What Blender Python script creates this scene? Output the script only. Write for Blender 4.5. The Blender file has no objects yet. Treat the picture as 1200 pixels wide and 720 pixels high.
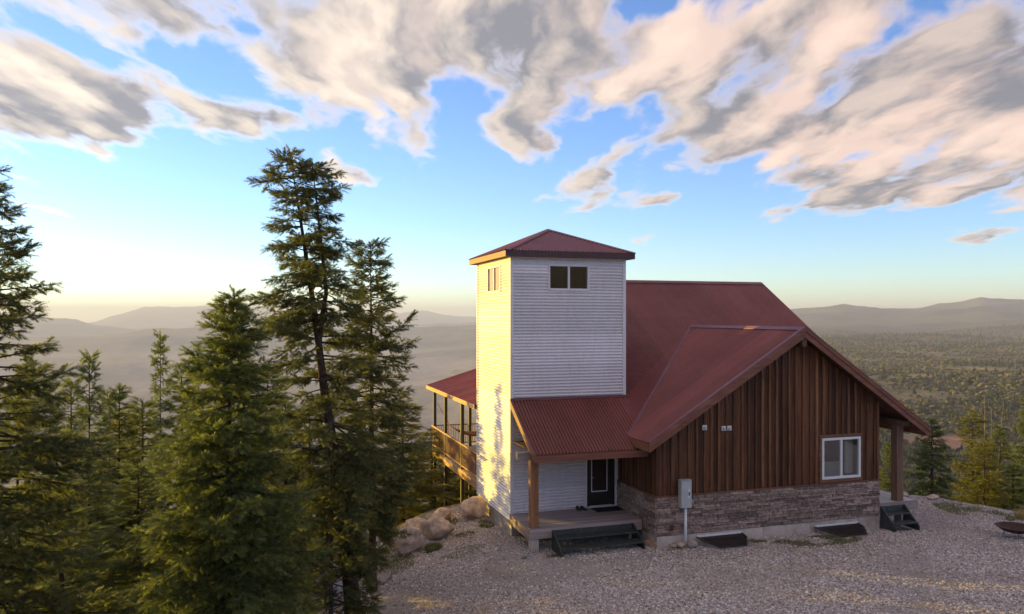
import bpy, bmesh, math, random
import numpy as np
from mathutils import Vector

random.seed(7)
rng = np.random.default_rng(7)
SC = bpy.context.scene
COL = SC.collection
R = math.radians

# ------------------------------------------------------------------ camera
YAW = 0.3126
FW = np.array([math.sin(YAW), math.cos(YAW), 0.0])
RT = np.array([math.cos(YAW), -math.sin(YAW), 0.0])
EYE = -27.0 * FW + 0.027 * RT + np.array([0, 0, 7.037])
cam_data = bpy.data.cameras.new('camera')
cam_data.sensor_width = 36.0
cam_data.lens = 916.5 / 1200 * 36.0
cam_data.shift_y = 11.8 / 1200
cam_data.clip_start = 0.1
cam_data.clip_end = 200000.0
cam = bpy.data.objects.new('camera', cam_data)
COL.objects.link(cam)
cam.location = EYE
cam.rotation_euler = (R(90), 0, -YAW)
SC.camera = cam

# ------------------------------------------------------------------ light
SUN_AZ = R(-62.0)          # to the left of the house's approach
SUN_EL = R(5.6)
sdir = FW * math.cos(SUN_AZ) + RT * math.sin(SUN_AZ)
SUN = np.array([sdir[0] * math.cos(SUN_EL), sdir[1] * math.cos(SUN_EL), math.sin(SUN_EL)])
sun_data = bpy.data.lights.new('sun', 'SUN')
sun_data.energy = 2.1
sun_data.angle = R(0.6)
sun_data.color = (1.0, 0.70, 0.09)
sun = bpy.data.objects.new('sun', sun_data)
COL.objects.link(sun)
sun.rotation_euler = Vector(SUN).to_track_quat('Z', 'Y').to_euler()

SC.view_settings.view_transform = 'Standard'
SC.view_settings.look = 'None'
SC.view_settings.gamma = 1.0
SC.view_settings.exposure = 2.4
SC.view_settings.use_curve_mapping = False
SC.cycles.max_bounces = 6
SC.cycles.diffuse_bounces = 3
SC.cycles.glossy_bounces = 3
SC.cycles.transparent_max_bounces = 12
SC.cycles.volume_bounces = 2
SC.cycles.use_denoising = True


class NT:
    """small helper for node trees"""
    def __init__(self, tree):
        self.t = tree
        self.n = tree.nodes
        self.l = tree.links

    def new(self, typ, **kw):
        nd = self.n.new(typ)
        for k, v in kw.items():
            setattr(nd, k, v)
        return nd

    def put(self, sock, val):
        if isinstance(val, bpy.types.NodeSocket):
            self.l.new(val, sock)
        elif val is not None:
            if hasattr(sock, 'default_value'):
                try:
                    sock.default_value = val
                except Exception:
                    sock.default_value = (*val, 1.0)

    def math(self, op, a, b=None, c=None, clamp=False):
        nd = self.new('ShaderNodeMath', operation=op, use_clamp=clamp)
        self.put(nd.inputs[0], a)
        if b is not None:
            self.put(nd.inputs[1], b)
        if c is not None:
            self.put(nd.inputs[2], c)
        return nd.outputs[0]

    def vmath(self, op, a, b=None):
        nd = self.new('ShaderNodeVectorMath', operation=op)
        self.put(nd.inputs[0], a)
        if b is not None:
            self.put(nd.inputs[1], b)
        return nd.outputs['Value'] if op in ('DOT_PRODUCT', 'LENGTH', 'DISTANCE') else nd.outputs[0]

    def mix(self, f, a, b):
        nd = self.new('ShaderNodeMix', data_type='RGBA')
        self.put(nd.inputs['Factor'], f)
        self.put(nd.inputs[6], a if isinstance(a, bpy.types.NodeSocket) else (*a, 1.0))
        self.put(nd.inputs[7], b if isinstance(b, bpy.types.NodeSocket) else (*b, 1.0))
        return nd.outputs[2]

    def step(self, v, lo, hi, a=0.0, b=1.0):
        nd = self.new('ShaderNodeMapRange', interpolation_type='SMOOTHSTEP')
        self.put(nd.inputs[0], v)
        nd.inputs[1].default_value = lo
        nd.inputs[2].default_value = hi
        nd.inputs[3].default_value = a
        nd.inputs[4].default_value = b
        return nd.outputs[0]

    def noise(self, vec, scale, detail=4.0, rough=0.55, dist=0.0):
        nd = self.new('ShaderNodeTexNoise')
        if vec is not None:
            self.put(nd.inputs['Vector'], vec)
        nd.inputs['Scale'].default_value = scale
        nd.inputs['Detail'].default_value = detail
        nd.inputs['Roughness'].default_value = rough
        nd.inputs['Distortion'].default_value = dist
        return nd.outputs['Fac']


# ------------------------------------------------------------------ sky
world = bpy.data.worlds.new('World')
SC.world = world
world.use_nodes = True
W = NT(world.node_tree)
W.n.clear()
w_out = W.new('ShaderNodeOutputWorld')
w_bg = W.new('ShaderNodeBackground')
w_bg.inputs['Strength'].default_value = 0.15
W.l.new(w_bg.outputs[0], w_out.inputs['Surface'])
sky = W.new('ShaderNodeTexSky', sky_type='NISHITA')
sky.sun_disc = False
sky.sun_elevation = SUN_EL
sky.sun_rotation = math.atan2(SUN[0], SUN[1])
sky.altitude = 2200.0
sky.air_density = 1.0
sky.dust_density = 0.8
sky.ozone_density = 2.5
tc = W.new('ShaderNodeTexCoord')
D = tc.outputs['Generated']
d_u = W.vmath('DOT_PRODUCT', D, tuple(RT))
d_v = W.vmath('DOT_PRODUCT', D, tuple(FW))
d_z = W.vmath('DOT_PRODUCT', D, (0, 0, 1))
zz = W.math('ADD', W.math('MAXIMUM', d_z, 0.0), 0.085)
cxy = W.new('ShaderNodeCombineXYZ')
W.put(cxy.inputs[0], W.math('DIVIDE', d_u, zz))
W.put(cxy.inputs[1], W.math('DIVIDE', d_v, zz))
P = cxy.outputs[0]                      # a flat cloud deck seen in perspective
az = W.math('ARCTAN2', d_u, d_v)
el = W.math('ARCSINE', d_z)
cae = W.new('ShaderNodeCombineXYZ')
W.put(cae.inputs[0], az)
W.put(cae.inputs[1], el)
AE = cae.outputs[0]                     # compass direction and height of the sky


def sky_dir(x, y):
    u, v, z = (x - 600) / 916.5, 1.0, (371.8 - y) / 916.5
    return math.atan2(u, v), math.atan2(z, math.hypot(u, v))


RIM_SUN, RIM_FAR = (2.05, 1.75, 1.36), (1.55, 1.2, 0.97)       # light on cloud edges
BODY_SUN, BODY_FAR = (0.45, 0.45, 0.50), (0.35, 0.345, 0.385)  # shaded cloud
MID_SUN, MID_FAR = (1.35, 1.16, 0.98), (1.55, 1.12, 0.90)
# banks of cloud: compass direction, height, half sizes in degrees, weight
BANKS = [  # centres measured along the skyline and turned into directions; half sizes in degrees; weight
    ((420, 105), 6.5, 4.0, 0.26), ((250, 20), 11.0, 3.6, 0.25), ((470, 10), 10.0, 2.6, 0.20),
    ((640, 150), 3.6, 3.6, 0.22), ((650, 40), 5.0, 3.0, 0.12), ((780, 40), 5.0, 4.0, 0.22),
    ((960, 70), 9.0, 5.0, 0.30), ((1120, 170), 8.0, 2.8, 0.28), ((1010, 232), 4.6, 0.9, 0.24), ((940, 170), 6.0, 1.6, 0.16),
    ((1190, 40), 7.0, 5.0, 0.16), ((110, 115), 6.0, 1.3, 0.30), ((40, 150), 4.5, 1.6, 0.30), ((20, 85), 3.0, 0.8, 0.22), ((240, 140), 3.6, 1.0, 0.20), ((20, 30), 4.0, 2.0, 0.14),
    ((690, 230), 3.4, 1.0, 0.20), ((1150, 282), 3.0, 0.7, 0.20), ((790, 240), 1.6, 0.5, 0.15), ((400, 205), 2.6, 0.8, 0.18), ((150, 245), 3.0, 0.4, 0.16),
    ((545, 110), 1.5, 2.6, -0.16), ((800, 190), 4.0, 1.3, -0.10), ((490, 245), 5.0, 1.8, -0.14), ((560, 200), 2.0, 2.0, -0.08),
    ((300, 240), 9.0, 2.6, -0.16), ((230, 90), 4.0, 1.2, -0.12), ((330, 150), 1.3, 1.2, -0.08), ((900, 290), 9.0, 2.0, -0.12),
]
cover = None
for (px, py), sx, sy, wt in BANKS:
    a0, e0 = sky_dir(px, py)
    v = W.vmath('MULTIPLY', W.vmath('SUBTRACT', AE, (a0, e0, 0)), (1 / R(sx), 1 / R(sy), 0))
    g = W.math('EXPONENT', W.math('MULTIPLY', W.vmath('DOT_PRODUCT', v, v), -0.5))
    cover = W.math('MULTIPLY_ADD', g, wt, cover if cover is not None else 0.0)
# out of view and overhead, cloud added to warm the fill; thinner towards the horizon
out_of_view = W.step(W.math('ABSOLUTE', az), R(34), R(46))
cover = W.math('MULTIPLY_ADD', W.math('MULTIPLY', out_of_view, W.step(el, R(8), R(26))), 0.19, cover)
cover = W.math('MULTIPLY_ADD', W.step(el, R(24), R(36)), 0.15, cover)
cover = W.math('MULTIPLY_ADD', W.step(el, R(3), R(12)), 0.08, W.math('SUBTRACT', cover, 0.12))
warp = W.new('ShaderNodeTexNoise')
W.put(warp.inputs['Vector'], P)
warp.inputs['Scale'].default_value = 1.6
warp.inputs['Detail'].default_value = 4
wv = W.vmath('SCALE', W.vmath('SUBTRACT', warp.outputs['Color'], (0.5, 0.5, 0.5)))
wv.node.inputs['Scale'].default_value = 0.3
PW = W.vmath('MULTIPLY', W.vmath('ADD', P, wv), (1.45, 0.52, 1.0))


def cloud_noise(off):
    v = W.vmath('ADD', PW, off)
    big = W.noise(v, 1.0, 3.0, 0.5)
    small = W.noise(v, 3.2, 6.0, 0.54)
    return W.math('ADD', W.math('MULTIPLY', big, 0.85), W.math('MULTIPLY', small, 1.15))


n1 = cloud_noise((2.3, 0.4, 0.0))
n2 = cloud_noise((2.3 - 0.16, 0.4 + 0.04, 0.0))          # the same cover, a step towards the sun
dens = W.math('ADD', W.math('SUBTRACT', n1, 0.553), cover)
alpha = W.step(dens, 0.53, 0.76)
thick = W.step(dens, 0.57, 0.76)
lit = W.math('MULTIPLY_ADD', W.math('SUBTRACT', n1, n2), 4.2, 0.12, clamp=True)
sunward = W.vmath('DOT_PRODUCT', D, tuple(SUN))
warm = W.step(sunward, 0.0, 0.95)
rim = W.mix(warm, RIM_FAR, RIM_SUN)
body = W.mix(warm, BODY_FAR, BODY_SUN)
ccol = W.mix(thick, rim, body)
glow = W.step(W.noise(W.vmath('ADD', PW, (7.1, 3.3, 0.0)), 1.5, 5.0, 0.55), 0.46, 0.62)   # breaks that let light through
mid = W.mix(warm, MID_FAR, MID_SUN)
ccol = W.mix(W.math('MULTIPLY', glow, 0.75), ccol, mid)
ccol = W.mix(W.math('MULTIPLY', lit, 0.5), ccol, rim)
clear = W.new('ShaderNodeHueSaturation')
clear.inputs['Saturation'].default_value = 1.08
clear.inputs['Value'].default_value = 0.53
clear.inputs['Hue'].default_value = 0.514
W.l.new(sky.outputs[0], clear.inputs['Color'])
wcol = W.mix(W.math('MULTIPLY', alpha, 0.96), clear.outputs[0], ccol)
W.l.new(wcol, w_bg.inputs['Color'])


# ------------------------------------------------------------------ helpers
def tag(o, label=None, cat=None, group=None, kind=None):
    if label:
        o['label'] = label
    if cat:
        o['category'] = cat
    if group:
        o['group'] = group
    if kind:
        o['kind'] = kind
    return o


def empty(name, loc=(0, 0, 0), parent=None):
    o = bpy.data.objects.new(name, None)
    o.empty_display_size = 0.2
    COL.objects.link(o)
    o.location = loc
    if parent:
        o.parent = parent
    return o


def link_mesh(name, me, parent=None, loc=None, rot=None, scale=None):
    o = bpy.data.objects.new(name, me)
    COL.objects.link(o)
    if parent:
        o.parent = parent
    if loc is not None:
        o.location = loc
    if rot is not None:
        o.rotation_euler = rot
    if scale is not None:
        o.scale = scale
    return o


def np_mesh(name, V, F, mat=None, smooth=False):
    """mesh from numpy vertices and equal-length faces"""
    V = np.asarray(V, np.float32)
    F = np.asarray(F, np.int32)
    me = bpy.data.meshes.new(name)
    me.vertices.add(len(V))
    me.vertices.foreach_set('co', V.ravel())
    k = F.shape[1]
    me.loops.add(F.size)
    me.loops.foreach_set('vertex_index', F.ravel())
    me.polygons.add(len(F))
    me.polygons.foreach_set('loop_start', np.arange(0, F.size, k, dtype=np.int32))
    me.polygons.foreach_set('loop_total', np.full(len(F), k, np.int32))
    if smooth:
        me.polygons.foreach_set('use_smooth', np.ones(len(F), bool))
    me.update(calc_edges=True)
    if mat:
        me.materials.append(mat)
    return me


class MB:
    """collects shapes into one mesh"""
    def __init__(self):
        self.v = []
        self.f = []

    def add(self, vs, fs):
        b = len(self.v)
        self.v += [tuple(map(float, p)) for p in vs]
        self.f += [tuple(i + b for i in q) for q in fs]
        return self

    def box(self, x0, x1, y0, y1, z0, z1):
        return self.add([(x0, y0, z0), (x1, y0, z0), (x1, y1, z0), (x0, y1, z0), (x0, y0, z1), (x1, y0, z1), (x1, y1, z1), (x0, y1, z1)],
                        [(0, 3, 2, 1), (4, 5, 6, 7), (0, 1, 5, 4), (1, 2, 6, 5), (2, 3, 7, 6), (3, 0, 4, 7)])

    def prism(self, poly, vec):
        """extrude a polygon of 3D points by vec"""
        n = len(poly)
        a = [np.array(p, float) for p in poly]
        b = [p + np.array(vec, float) for p in a]
        return self.add(a + b, [tuple(range(n - 1, -1, -1)), tuple(range(n, 2 * n))] + [(i, (i + 1) % n, n + (i + 1) % n, n + i) for i in range(n)])

    def bar(self, a, b, w, h, up=(0, 0, 1)):
        a, b, up = np.array(a, float), np.array(b, float), np.array(up, float)
        d = (b - a) / np.linalg.norm(b - a)
        s = np.cross(d, up)
        s /= np.linalg.norm(s)
        u = np.cross(s, d)
        q = [s * w / 2 * i + u * h / 2 * j for i, j in ((-1, -1), (1, -1), (1, 1), (-1, 1))]
        return self.prism([a + k for k in q], b - a)

    def tube(self, pts, rad, n=8, caps=True):
        pts = [np.array(p, float) for p in pts]
        if np.isscalar(rad):
            rad = [rad] * len(pts)
        vs, fs = [], []
        prev = None
        for i, p in enumerate(pts):
            d = pts[min(i + 1, len(pts) - 1)] - pts[max(i - 1, 0)]
            d /= np.linalg.norm(d) + 1e-9
            ref = np.array([0, 0, 1.0]) if abs(d[2]) < 0.9 else np.array([1.0, 0, 0])
            if prev is not None:
                ref = prev
            s = np.cross(d, ref)
            s /= np.linalg.norm(s) + 1e-9
            u = np.cross(s, d)
            prev = u
            for k in range(n):
                a = 2 * math.pi * k / n
                vs.append(p + rad[i] * (math.cos(a) * s + math.sin(a) * u))
        for i in range(len(pts) - 1):
            for k in range(n):
                fs.append((i * n + k, i * n + (k + 1) % n, (i + 1) * n + (k + 1) % n, (i + 1) * n + k))
        if caps:
            fs.append(tuple(range(n - 1, -1, -1)))
            fs.append(tuple(range((len(pts) - 1) * n, len(pts) * n)))
        return self.add(vs, fs)

    def build(self, name, mat, parent=None, bevel=0.0, smooth=False, loc=None):
        me = bpy.data.meshes.new(name)
        me.from_pydata(self.v, [], self.f)
        bm = bmesh.new()
        bm.from_mesh(me)
        if bevel > 0:
            bmesh.ops.bevel(bm, geom=bm.edges[:], offset=bevel, segments=1, profile=0.5, affect='EDGES', clamp_overlap=True)
        bmesh.ops.recalc_face_normals(bm, faces=bm.faces[:])
        bm.to_mesh(me)
        bm.free()
        if smooth:
            me.polygons.foreach_set('use_smooth', [True] * len(me.polygons))
        if mat:
            me.materials.append(mat)
        return link_mesh(name, me, parent, loc)


def part_box(name, mat, parent, x0, x1, y0, y1, z0, z1, bevel=0.0):
    return MB().box(x0, x1, y0, y1, z0, z1).build(name, mat, parent, bevel)


def copy_tree(o, parent=None):
    c = o.copy()
    COL.objects.link(c)
    c.parent = parent
    for ch in list(o.children):
        copy_tree(ch, c)
    return c


# numpy value noise
_perm = np.random.default_rng(11).random((256, 256))


def vnoise(x, y):
    xi, yi = np.floor(x).astype(int), np.floor(y).astype(int)
    fx, fy = x - xi, y - yi
    fx, fy = fx * fx * (3 - 2 * fx), fy * fy * (3 - 2 * fy)
    g = lambda a, b: _perm[a % 256, b % 256]
    return (g(xi, yi) * (1 - fx) + g(xi + 1, yi) * fx) * (1 - fy) + (g(xi, yi + 1) * (1 - fx) + g(xi + 1, yi + 1) * fx) * fy


def fbm(x, y, o=4, ridged=False):
    s, a, t = 0, 0.5, 0
    for i in range(o):
        n = vnoise(x * 2 ** i + 17.3 * i, y * 2 ** i - 9.1 * i)
        if ridged:
            n = 1 - np.abs(2 * n - 1)
        s = s + a * n
        t += a
        a *= 0.5
    return s / t


# ------------------------------------------------------------------ materials
def material(name, build):
    m = bpy.data.materials.new(name)
    m.use_nodes = True
    t = NT(m.node_tree)
    t.n.clear()
    out = t.new('ShaderNodeOutputMaterial')
    b = t.new('ShaderNodeBsdfPrincipled')
    t.l.new(b.outputs[0], out.inputs['Surface'])
    build(t, b, out)
    return m


def coords(t, kind='Object'):
    return t.new('ShaderNodeTexCoord').outputs[kind]


def bump(t, b, h, strength=0.3, dist=0.02):
    nd = t.new('ShaderNodeBump')
    nd.inputs['Strength'].default_value = strength
    nd.inputs['Distance'].default_value = dist
    t.put(nd.inputs['Height'], h)
    t.l.new(nd.outputs[0], b.inputs['Normal'])


def plain(name, col, rough=0.6, metal=0.0, var=0.25, scale=3.0, spec=0.5, rnd=0.2, fine=0.0, world=True):
    """base colour broken up by noise and by a tint of its own for each piece"""
    def f(t, b, o):
        geo = t.new('ShaderNodeNewGeometry').outputs['Position']
        n = t.noise(geo, scale, 5.0, 0.6)
        dark = tuple(c * (1 - var) for c in col)
        light = tuple(min(1, c * (1 + var)) for c in col)
        c = t.mix(t.step(n, 0.3, 0.7), dark, light)
        info = t.new('ShaderNodeObjectInfo').outputs['Random']
        k = t.math('MULTIPLY_ADD', info, 2 * rnd, 1 - rnd)
        hs = t.new('ShaderNodeHueSaturation')
        t.put(hs.inputs['Value'], k)
        t.put(hs.inputs['Color'], c)
        t.l.new(hs.outputs[0], b.inputs['Base Color'])
        b.inputs['Roughness'].default_value = rough
        b.inputs['Metallic'].default_value = metal
        b.inputs['Specular IOR Level'].default_value = spec
        if fine:
            bump(t, b, t.noise(geo, scale * 12, 4.0, 0.6), fine, 0.01)
    return material(name, f)


def wood(name, c0, c1, axis=2, rough=0.75, freq=26.0, rnd=0.3, knots=True):
    """grain stretched along one axis, each board with its own tint"""
    def f(t, b, o):
        geo = t.new('ShaderNodeNewGeometry').outputs['Position']
        info = t.new('ShaderNodeObjectInfo').outputs['Random']
        off = t.new('ShaderNodeCombineXYZ')
        for i in range(3):
            t.put(off.inputs[i], t.math('MULTIPLY', info, 37.0 + 11 * i))
        sc = [freq] * 3
        sc[axis] = freq * 0.045
        v = t.vmath('ADD', t.vmath('MULTIPLY', geo, tuple(sc)), off.outputs[0])
        n = t.noise(v, 1.0, 6.0, 0.65, 0.6)
        v2 = t.vmath('ADD', t.vmath('MULTIPLY', geo, tuple(s * 0.22 for s in sc)), off.outputs[0])
        n2 = t.noise(v2, 1.0, 3.0, 0.6)
        c = t.mix(t.step(n, 0.3, 0.72), c0, c1)
        c = t.mix(t.math('MULTIPLY', t.step(n2, 0.45, 0.75), 0.55), c, tuple(min(1, k * 1.5) for k in c1))
        if knots:
            sk = [5.0] * 3
            sk[axis] = 2.2
            vo = t.new('ShaderNodeTexVoronoi')
            t.put(vo.inputs['Vector'], t.vmath('ADD', t.vmath('MULTIPLY', geo, tuple(sk)), off.outputs[0]))
            vo.inputs['Scale'].default_value = 1.0
            c = t.mix(t.step(vo.outputs['Distance'], 0.05, 0.13, 0.8, 0.0), c, tuple(k * 0.3 for k in c0))
        hs = t.new('ShaderNodeHueSaturation')
        t.put(hs.inputs['Value'], t.math('MULTIPLY_ADD', info, 2 * rnd, 1 - rnd))
        t.put(hs.inputs['Color'], c)
        t.l.new(hs.outputs[0], b.inputs['Base Color'])
        b.inputs['Roughness'].default_value = rough
        b.inputs['Specular IOR Level'].default_value = 0.3
        bump(t, b, n, 0.35, 0.01)
    return material(name, f)


def metal_paint(name, col, rough, fade, metal=0.0):
    def f(t, b, o):
        geo = t.new('ShaderNodeNewGeometry').outputs['Position']
        n = t.noise(geo, 0.55, 5.0, 0.6)
        n2 = t.noise(t.vmath('MULTIPLY', geo, (7, 7, 1.2)), 1.0, 4.0, 0.6)
        c = t.mix(t.step(n, 0.35, 0.7), col, fade)
        c = t.mix(t.math('MULTIPLY', t.step(n2, 0.45, 0.8), 0.35), c, tuple(k * 0.72 for k in fade))
        info = t.new('ShaderNodeObjectInfo').outputs['Random']
        hs = t.new('ShaderNodeHueSaturation')
        t.put(hs.inputs['Value'], t.math('MULTIPLY_ADD', info, 0.26, 0.87))
        t.put(hs.inputs['Color'], c)
        t.l.new(hs.outputs[0], b.inputs['Base Color'])
        t.put(b.inputs['Roughness'], t.step(n2, 0.2, 0.8, rough - 0.08, rough + 0.12))
        b.inputs['Metallic'].default_value = metal
        bump(t, b, n, 0.12, 0.05)
    return material(name, f)


def glass_mat(name, refl=0.10, tint=(0.8, 0.85, 0.85)):
    m = bpy.data.materials.new(name)
    m.use_nodes = True
    t = NT(m.node_tree)
    t.n.clear()
    out = t.new('ShaderNodeOutputMaterial')
    tr = t.new('ShaderNodeBsdfTransparent')
    tr.inputs[0].default_value = (*tint, 1)
    gl = t.new('ShaderNodeBsdfGlossy')
    gl.inputs['Roughness'].default_value = 0.02
    fr = t.new('ShaderNodeFresnel')
    fr.inputs[0].default_value = 1.5
    mx = t.new('ShaderNodeMixShader')
    back = t.new('ShaderNodeNewGeometry').outputs['Backfacing']
    t.put(mx.inputs[0], t.math('MULTIPLY', t.math('ADD', fr.outputs[0], refl, clamp=True), t.math('SUBTRACT', 1.0, back), clamp=True))
    t.l.new(tr.outputs[0], mx.inputs[1])
    t.l.new(gl.outputs[0], mx.inputs[2])
    t.l.new(mx.outputs[0], out.inputs['Surface'])
    return m


M = {}
M['siding'] = metal_paint('white_metal_siding', (0.86, 0.79, 0.78), 0.42, (0.78, 0.72, 0.71))
M['trim'] = plain('pale_metal_trim', (0.80, 0.75, 0.74), 0.45, 0.0, 0.06, 2.0, rnd=0.05)
M['roof'] = metal_paint('red_metal_roof', (0.235, 0.056, 0.049), 0.38, (0.285, 0.078, 0.066))
M['flash'] = metal_paint('red_metal_flashing', (0.20, 0.065, 0.060), 0.4, (0.25, 0.095, 0.085))
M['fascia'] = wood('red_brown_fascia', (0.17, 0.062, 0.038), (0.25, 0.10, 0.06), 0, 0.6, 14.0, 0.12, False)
M['fascia_y'] = wood('sunlit_red_brown_fascia', (0.22, 0.09, 0.05), (0.32, 0.14, 0.075), 1, 0.6, 14.0, 0.12, False)  # fascia brown lightened, sun on the side boards put into the colour
M['shadefascia'] = plain('shaded_brown_metal_fascia', (0.075, 0.030, 0.026), 0.5, 0.0, 0.15, 2.0)  # tower fascia brown darkened, shade on its front put into the colour
M['soffit'] = wood('dark_soffit_boards', (0.06, 0.03, 0.018), (0.12, 0.06, 0.032), 0, 0.8, 20.0)
M['board'] = wood('dark_stained_board', (0.036, 0.014, 0.007), (0.150, 0.058, 0.023), 2, 0.72, 24.0, 0.45)
M['batten'] = wood('stained_batten', (0.060, 0.024, 0.010), (0.215, 0.092, 0.038), 2, 0.72, 30.0, 0.50)
M['trimwood'] = wood('brown_trim_board', (0.12, 0.052, 0.026), (0.22, 0.105, 0.055), 0, 0.7, 24.0, 0.2)
M['post'] = wood('orange_brown_timber', (0.25, 0.10, 0.04), (0.40, 0.19, 0.085), 2, 0.7, 18.0, 0.15)
M['oldpost'] = wood('weathered_timber', (0.13, 0.072, 0.045), (0.24, 0.14, 0.09), 2, 0.75, 18.0, 0.15)
M['beamgrey'] = wood('grey_beam', (0.24, 0.19, 0.16), (0.38, 0.31, 0.27), 0, 0.8, 18.0, 0.15)
M['deck'] = wood('grey_mauve_deck_board', (0.22, 0.175, 0.17), (0.34, 0.28, 0.27), 0, 0.65, 16.0, 0.12, False)
M['rim'] = wood('tan_rim_board', (0.34, 0.22, 0.15), (0.52, 0.37, 0.26), 1, 0.75, 16.0, 0.15)
M['rimx'] = wood('grey_rim_board', (0.26, 0.20, 0.18), (0.38, 0.31, 0.28), 0, 0.7, 16.0, 0.15)
M['steps'] = plain('dark_green_paint', (0.045, 0.052, 0.046), 0.55, 0.0, 0.35, 9.0, rnd=0.15)
M['stone'] = plain('brown_ledgestone', (0.31, 0.225, 0.185), 0.9, 0.0, 0.4, 11.0, 0.2, 0.42, 0.8)
M['mortar'] = plain('dark_mortar', (0.10, 0.075, 0.065), 0.95, 0.0, 0.2, 6.0)
M['concrete'] = plain('pale_concrete', (0.48, 0.405, 0.345), 0.9, 0.0, 0.22, 2.5, 0.2, 0.10, 0.25)
M['black'] = plain('black_paint', (0.018, 0.017, 0.017), 0.35, 0.0, 0.2, 3.0)
M['rubber'] = plain('black_rubber', (0.02, 0.018, 0.018), 0.9, 0.0, 0.3, 20.0, 0.2)
M['white'] = plain('white_vinyl', (0.78, 0.77, 0.75), 0.4, 0.0, 0.04, 2.0, rnd=0.03)
M['greybox'] = plain('grey_enamel', (0.50, 0.53, 0.52), 0.4, 0.1, 0.08, 2.5, rnd=0.03)
M['galv'] = plain('galvanised_steel', (0.42, 0.42, 0.40), 0.45, 0.6, 0.25, 5.0)
M['grate'] = plain('dark_grate', (0.045, 0.034, 0.032), 0.6, 0.0, 0.3, 8.0)
M['rust'] = plain('rusty_steel', (0.075, 0.035, 0.024), 0.8, 0.2, 0.4, 9.0)
M['boulder'] = plain('tan_granite', (0.54, 0.40, 0.31), 0.92, 0.0, 0.35, 3.2, 0.2, 0.15, 1.0)
M['greyboulder'] = plain('grey_granite', (0.44, 0.37, 0.34), 0.92, 0.0, 0.30, 2.6, 0.2, 0.15, 0.9)
M['bark'] = plain('grey_brown_bark', (0.085, 0.055, 0.040), 0.95, 0.0, 0.5, 7.0, 0.1, 0.1, 1.0)
M['deadwood'] = plain('dead_grey_wood', (0.22, 0.17, 0.14), 0.95, 0.0, 0.3, 6.0, 0.1)
M['glass'] = glass_mat('window_glass', 0.24)
M['glassw'] = glass_mat('bright_window_glass', -0.06, (0.97, 0.95, 0.93))
M['glassd'] = glass_mat('door_glass', 0.05, (0.35, 0.33, 0.33))
M['interior'] = plain('brown_interior', (0.16, 0.105, 0.06), 0.9, 0.0, 0.2, 1.0)
M['curtain'] = plain('pale_curtain', (0.55, 0.52, 0.48), 0.9, 0.0, 0.1, 4.0)
M['peach'] = plain('sunset_peach_blind', (0.72, 0.50, 0.36), 0.9, 0.0, 0.06, 3.0)  # peach of the sunset reflection put into the blind's colour
M['hammock'] = plain('brown_woven_cloth', (0.30, 0.16, 0.09), 0.95, 0.0, 0.3, 12.0, 0.1)
M['railmetal'] = plain('dark_brown_rail', (0.25, 0.11, 0.085), 0.5, 0.0, 0.2, 4.0)
M['darkpost'] = plain('dark_post_paint', (0.055, 0.042, 0.038), 0.6, 0.0, 0.25, 3.0)
M['deckfascia'] = wood('honey_fascia', (0.40, 0.20, 0.085), (0.58, 0.33, 0.16), 1, 0.65, 14.0, 0.1, False)


def foliage(name, c_dark, c_light, trans):
    def f(t, b, o):
        geo = t.new('ShaderNodeNewGeometry')
        n = t.noise(geo.outputs['Position'], 1.7, 4.0, 0.6)
        n2 = t.noise(geo.outputs['Position'], 14.0, 2.0, 0.5)
        c = t.mix(t.step(n, 0.3, 0.72), c_dark, c_light)
        at = t.new('ShaderNodeAttribute')
        at.attribute_name = 'tip'                       # this year's shoots are paler
        c = t.mix(t.math('MULTIPLY', at.outputs['Fac'], 0.75), c, tuple(k * q for k, q in zip(c_light, (1.75, 1.65, 1.5))))
        hs = t.new('ShaderNodeHueSaturation')
        t.put(hs.inputs['Value'], t.step(n2, 0.25, 0.75, 0.75, 1.35))
        t.put(hs.inputs['Color'], c)
        c = hs.outputs[0]
        t.l.new(c, b.inputs['Base Color'])
        b.inputs['Roughness'].default_value = 0.6
        b.inputs['Specular IOR Level'].default_value = 0.25
        tr = t.new('ShaderNodeBsdfTranslucent')
        hs2 = t.new('ShaderNodeHueSaturation')
        hs2.inputs['Saturation'].default_value = 1.1
        hs2.inputs['Value'].default_value = 1.8
        t.put(hs2.inputs['Color'], c)
        t.l.new(hs2.outputs[0], tr.inputs[0])
        mx = t.new('ShaderNodeMixShader')
        mx.inputs[0].default_value = trans
        t.l.new(b.outputs[0], mx.inputs[1])
        t.l.new(tr.outputs[0], mx.inputs[2])
        t.l.new(mx.outputs[0], o.inputs['Surface'])
    return material(name, f)


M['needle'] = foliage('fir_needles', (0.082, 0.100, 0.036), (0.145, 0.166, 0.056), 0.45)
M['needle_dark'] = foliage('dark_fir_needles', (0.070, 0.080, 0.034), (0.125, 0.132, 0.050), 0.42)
M['needle_sunlit'] = foliage('sunlit_fir_needles', (0.11, 0.115, 0.03), (0.19, 0.18, 0.05), 0.45)  # needle green lightened and yellowed, painting low sun on these firs
M['grass'] = foliage('short_grass', (0.11, 0.12, 0.045), (0.22, 0.205, 0.095), 0.3)
M['drygrass'] = foliage('dry_grass', (0.26, 0.20, 0.09), (0.40, 0.31, 0.15), 0.3)

# ------------------------------------------------------------------ terrain
PAD = np.array([(-16, -420), (-12, -30), (-8.2, -12), (-7.2, -5.5), (-5.6, -1.5), (-4.6, 1.0), (-3.0, 2.3), (-1.3, 3.2), (-0.6, 4.6),
                (4, 5), (13, 6), (16, 3.2), (17.9, 2.0), (19.6, 0.6), (20.4, -1.5), (21.0, -4), (24, -9), (32, -20), (60, -60), (90, -420)], float)


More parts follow.
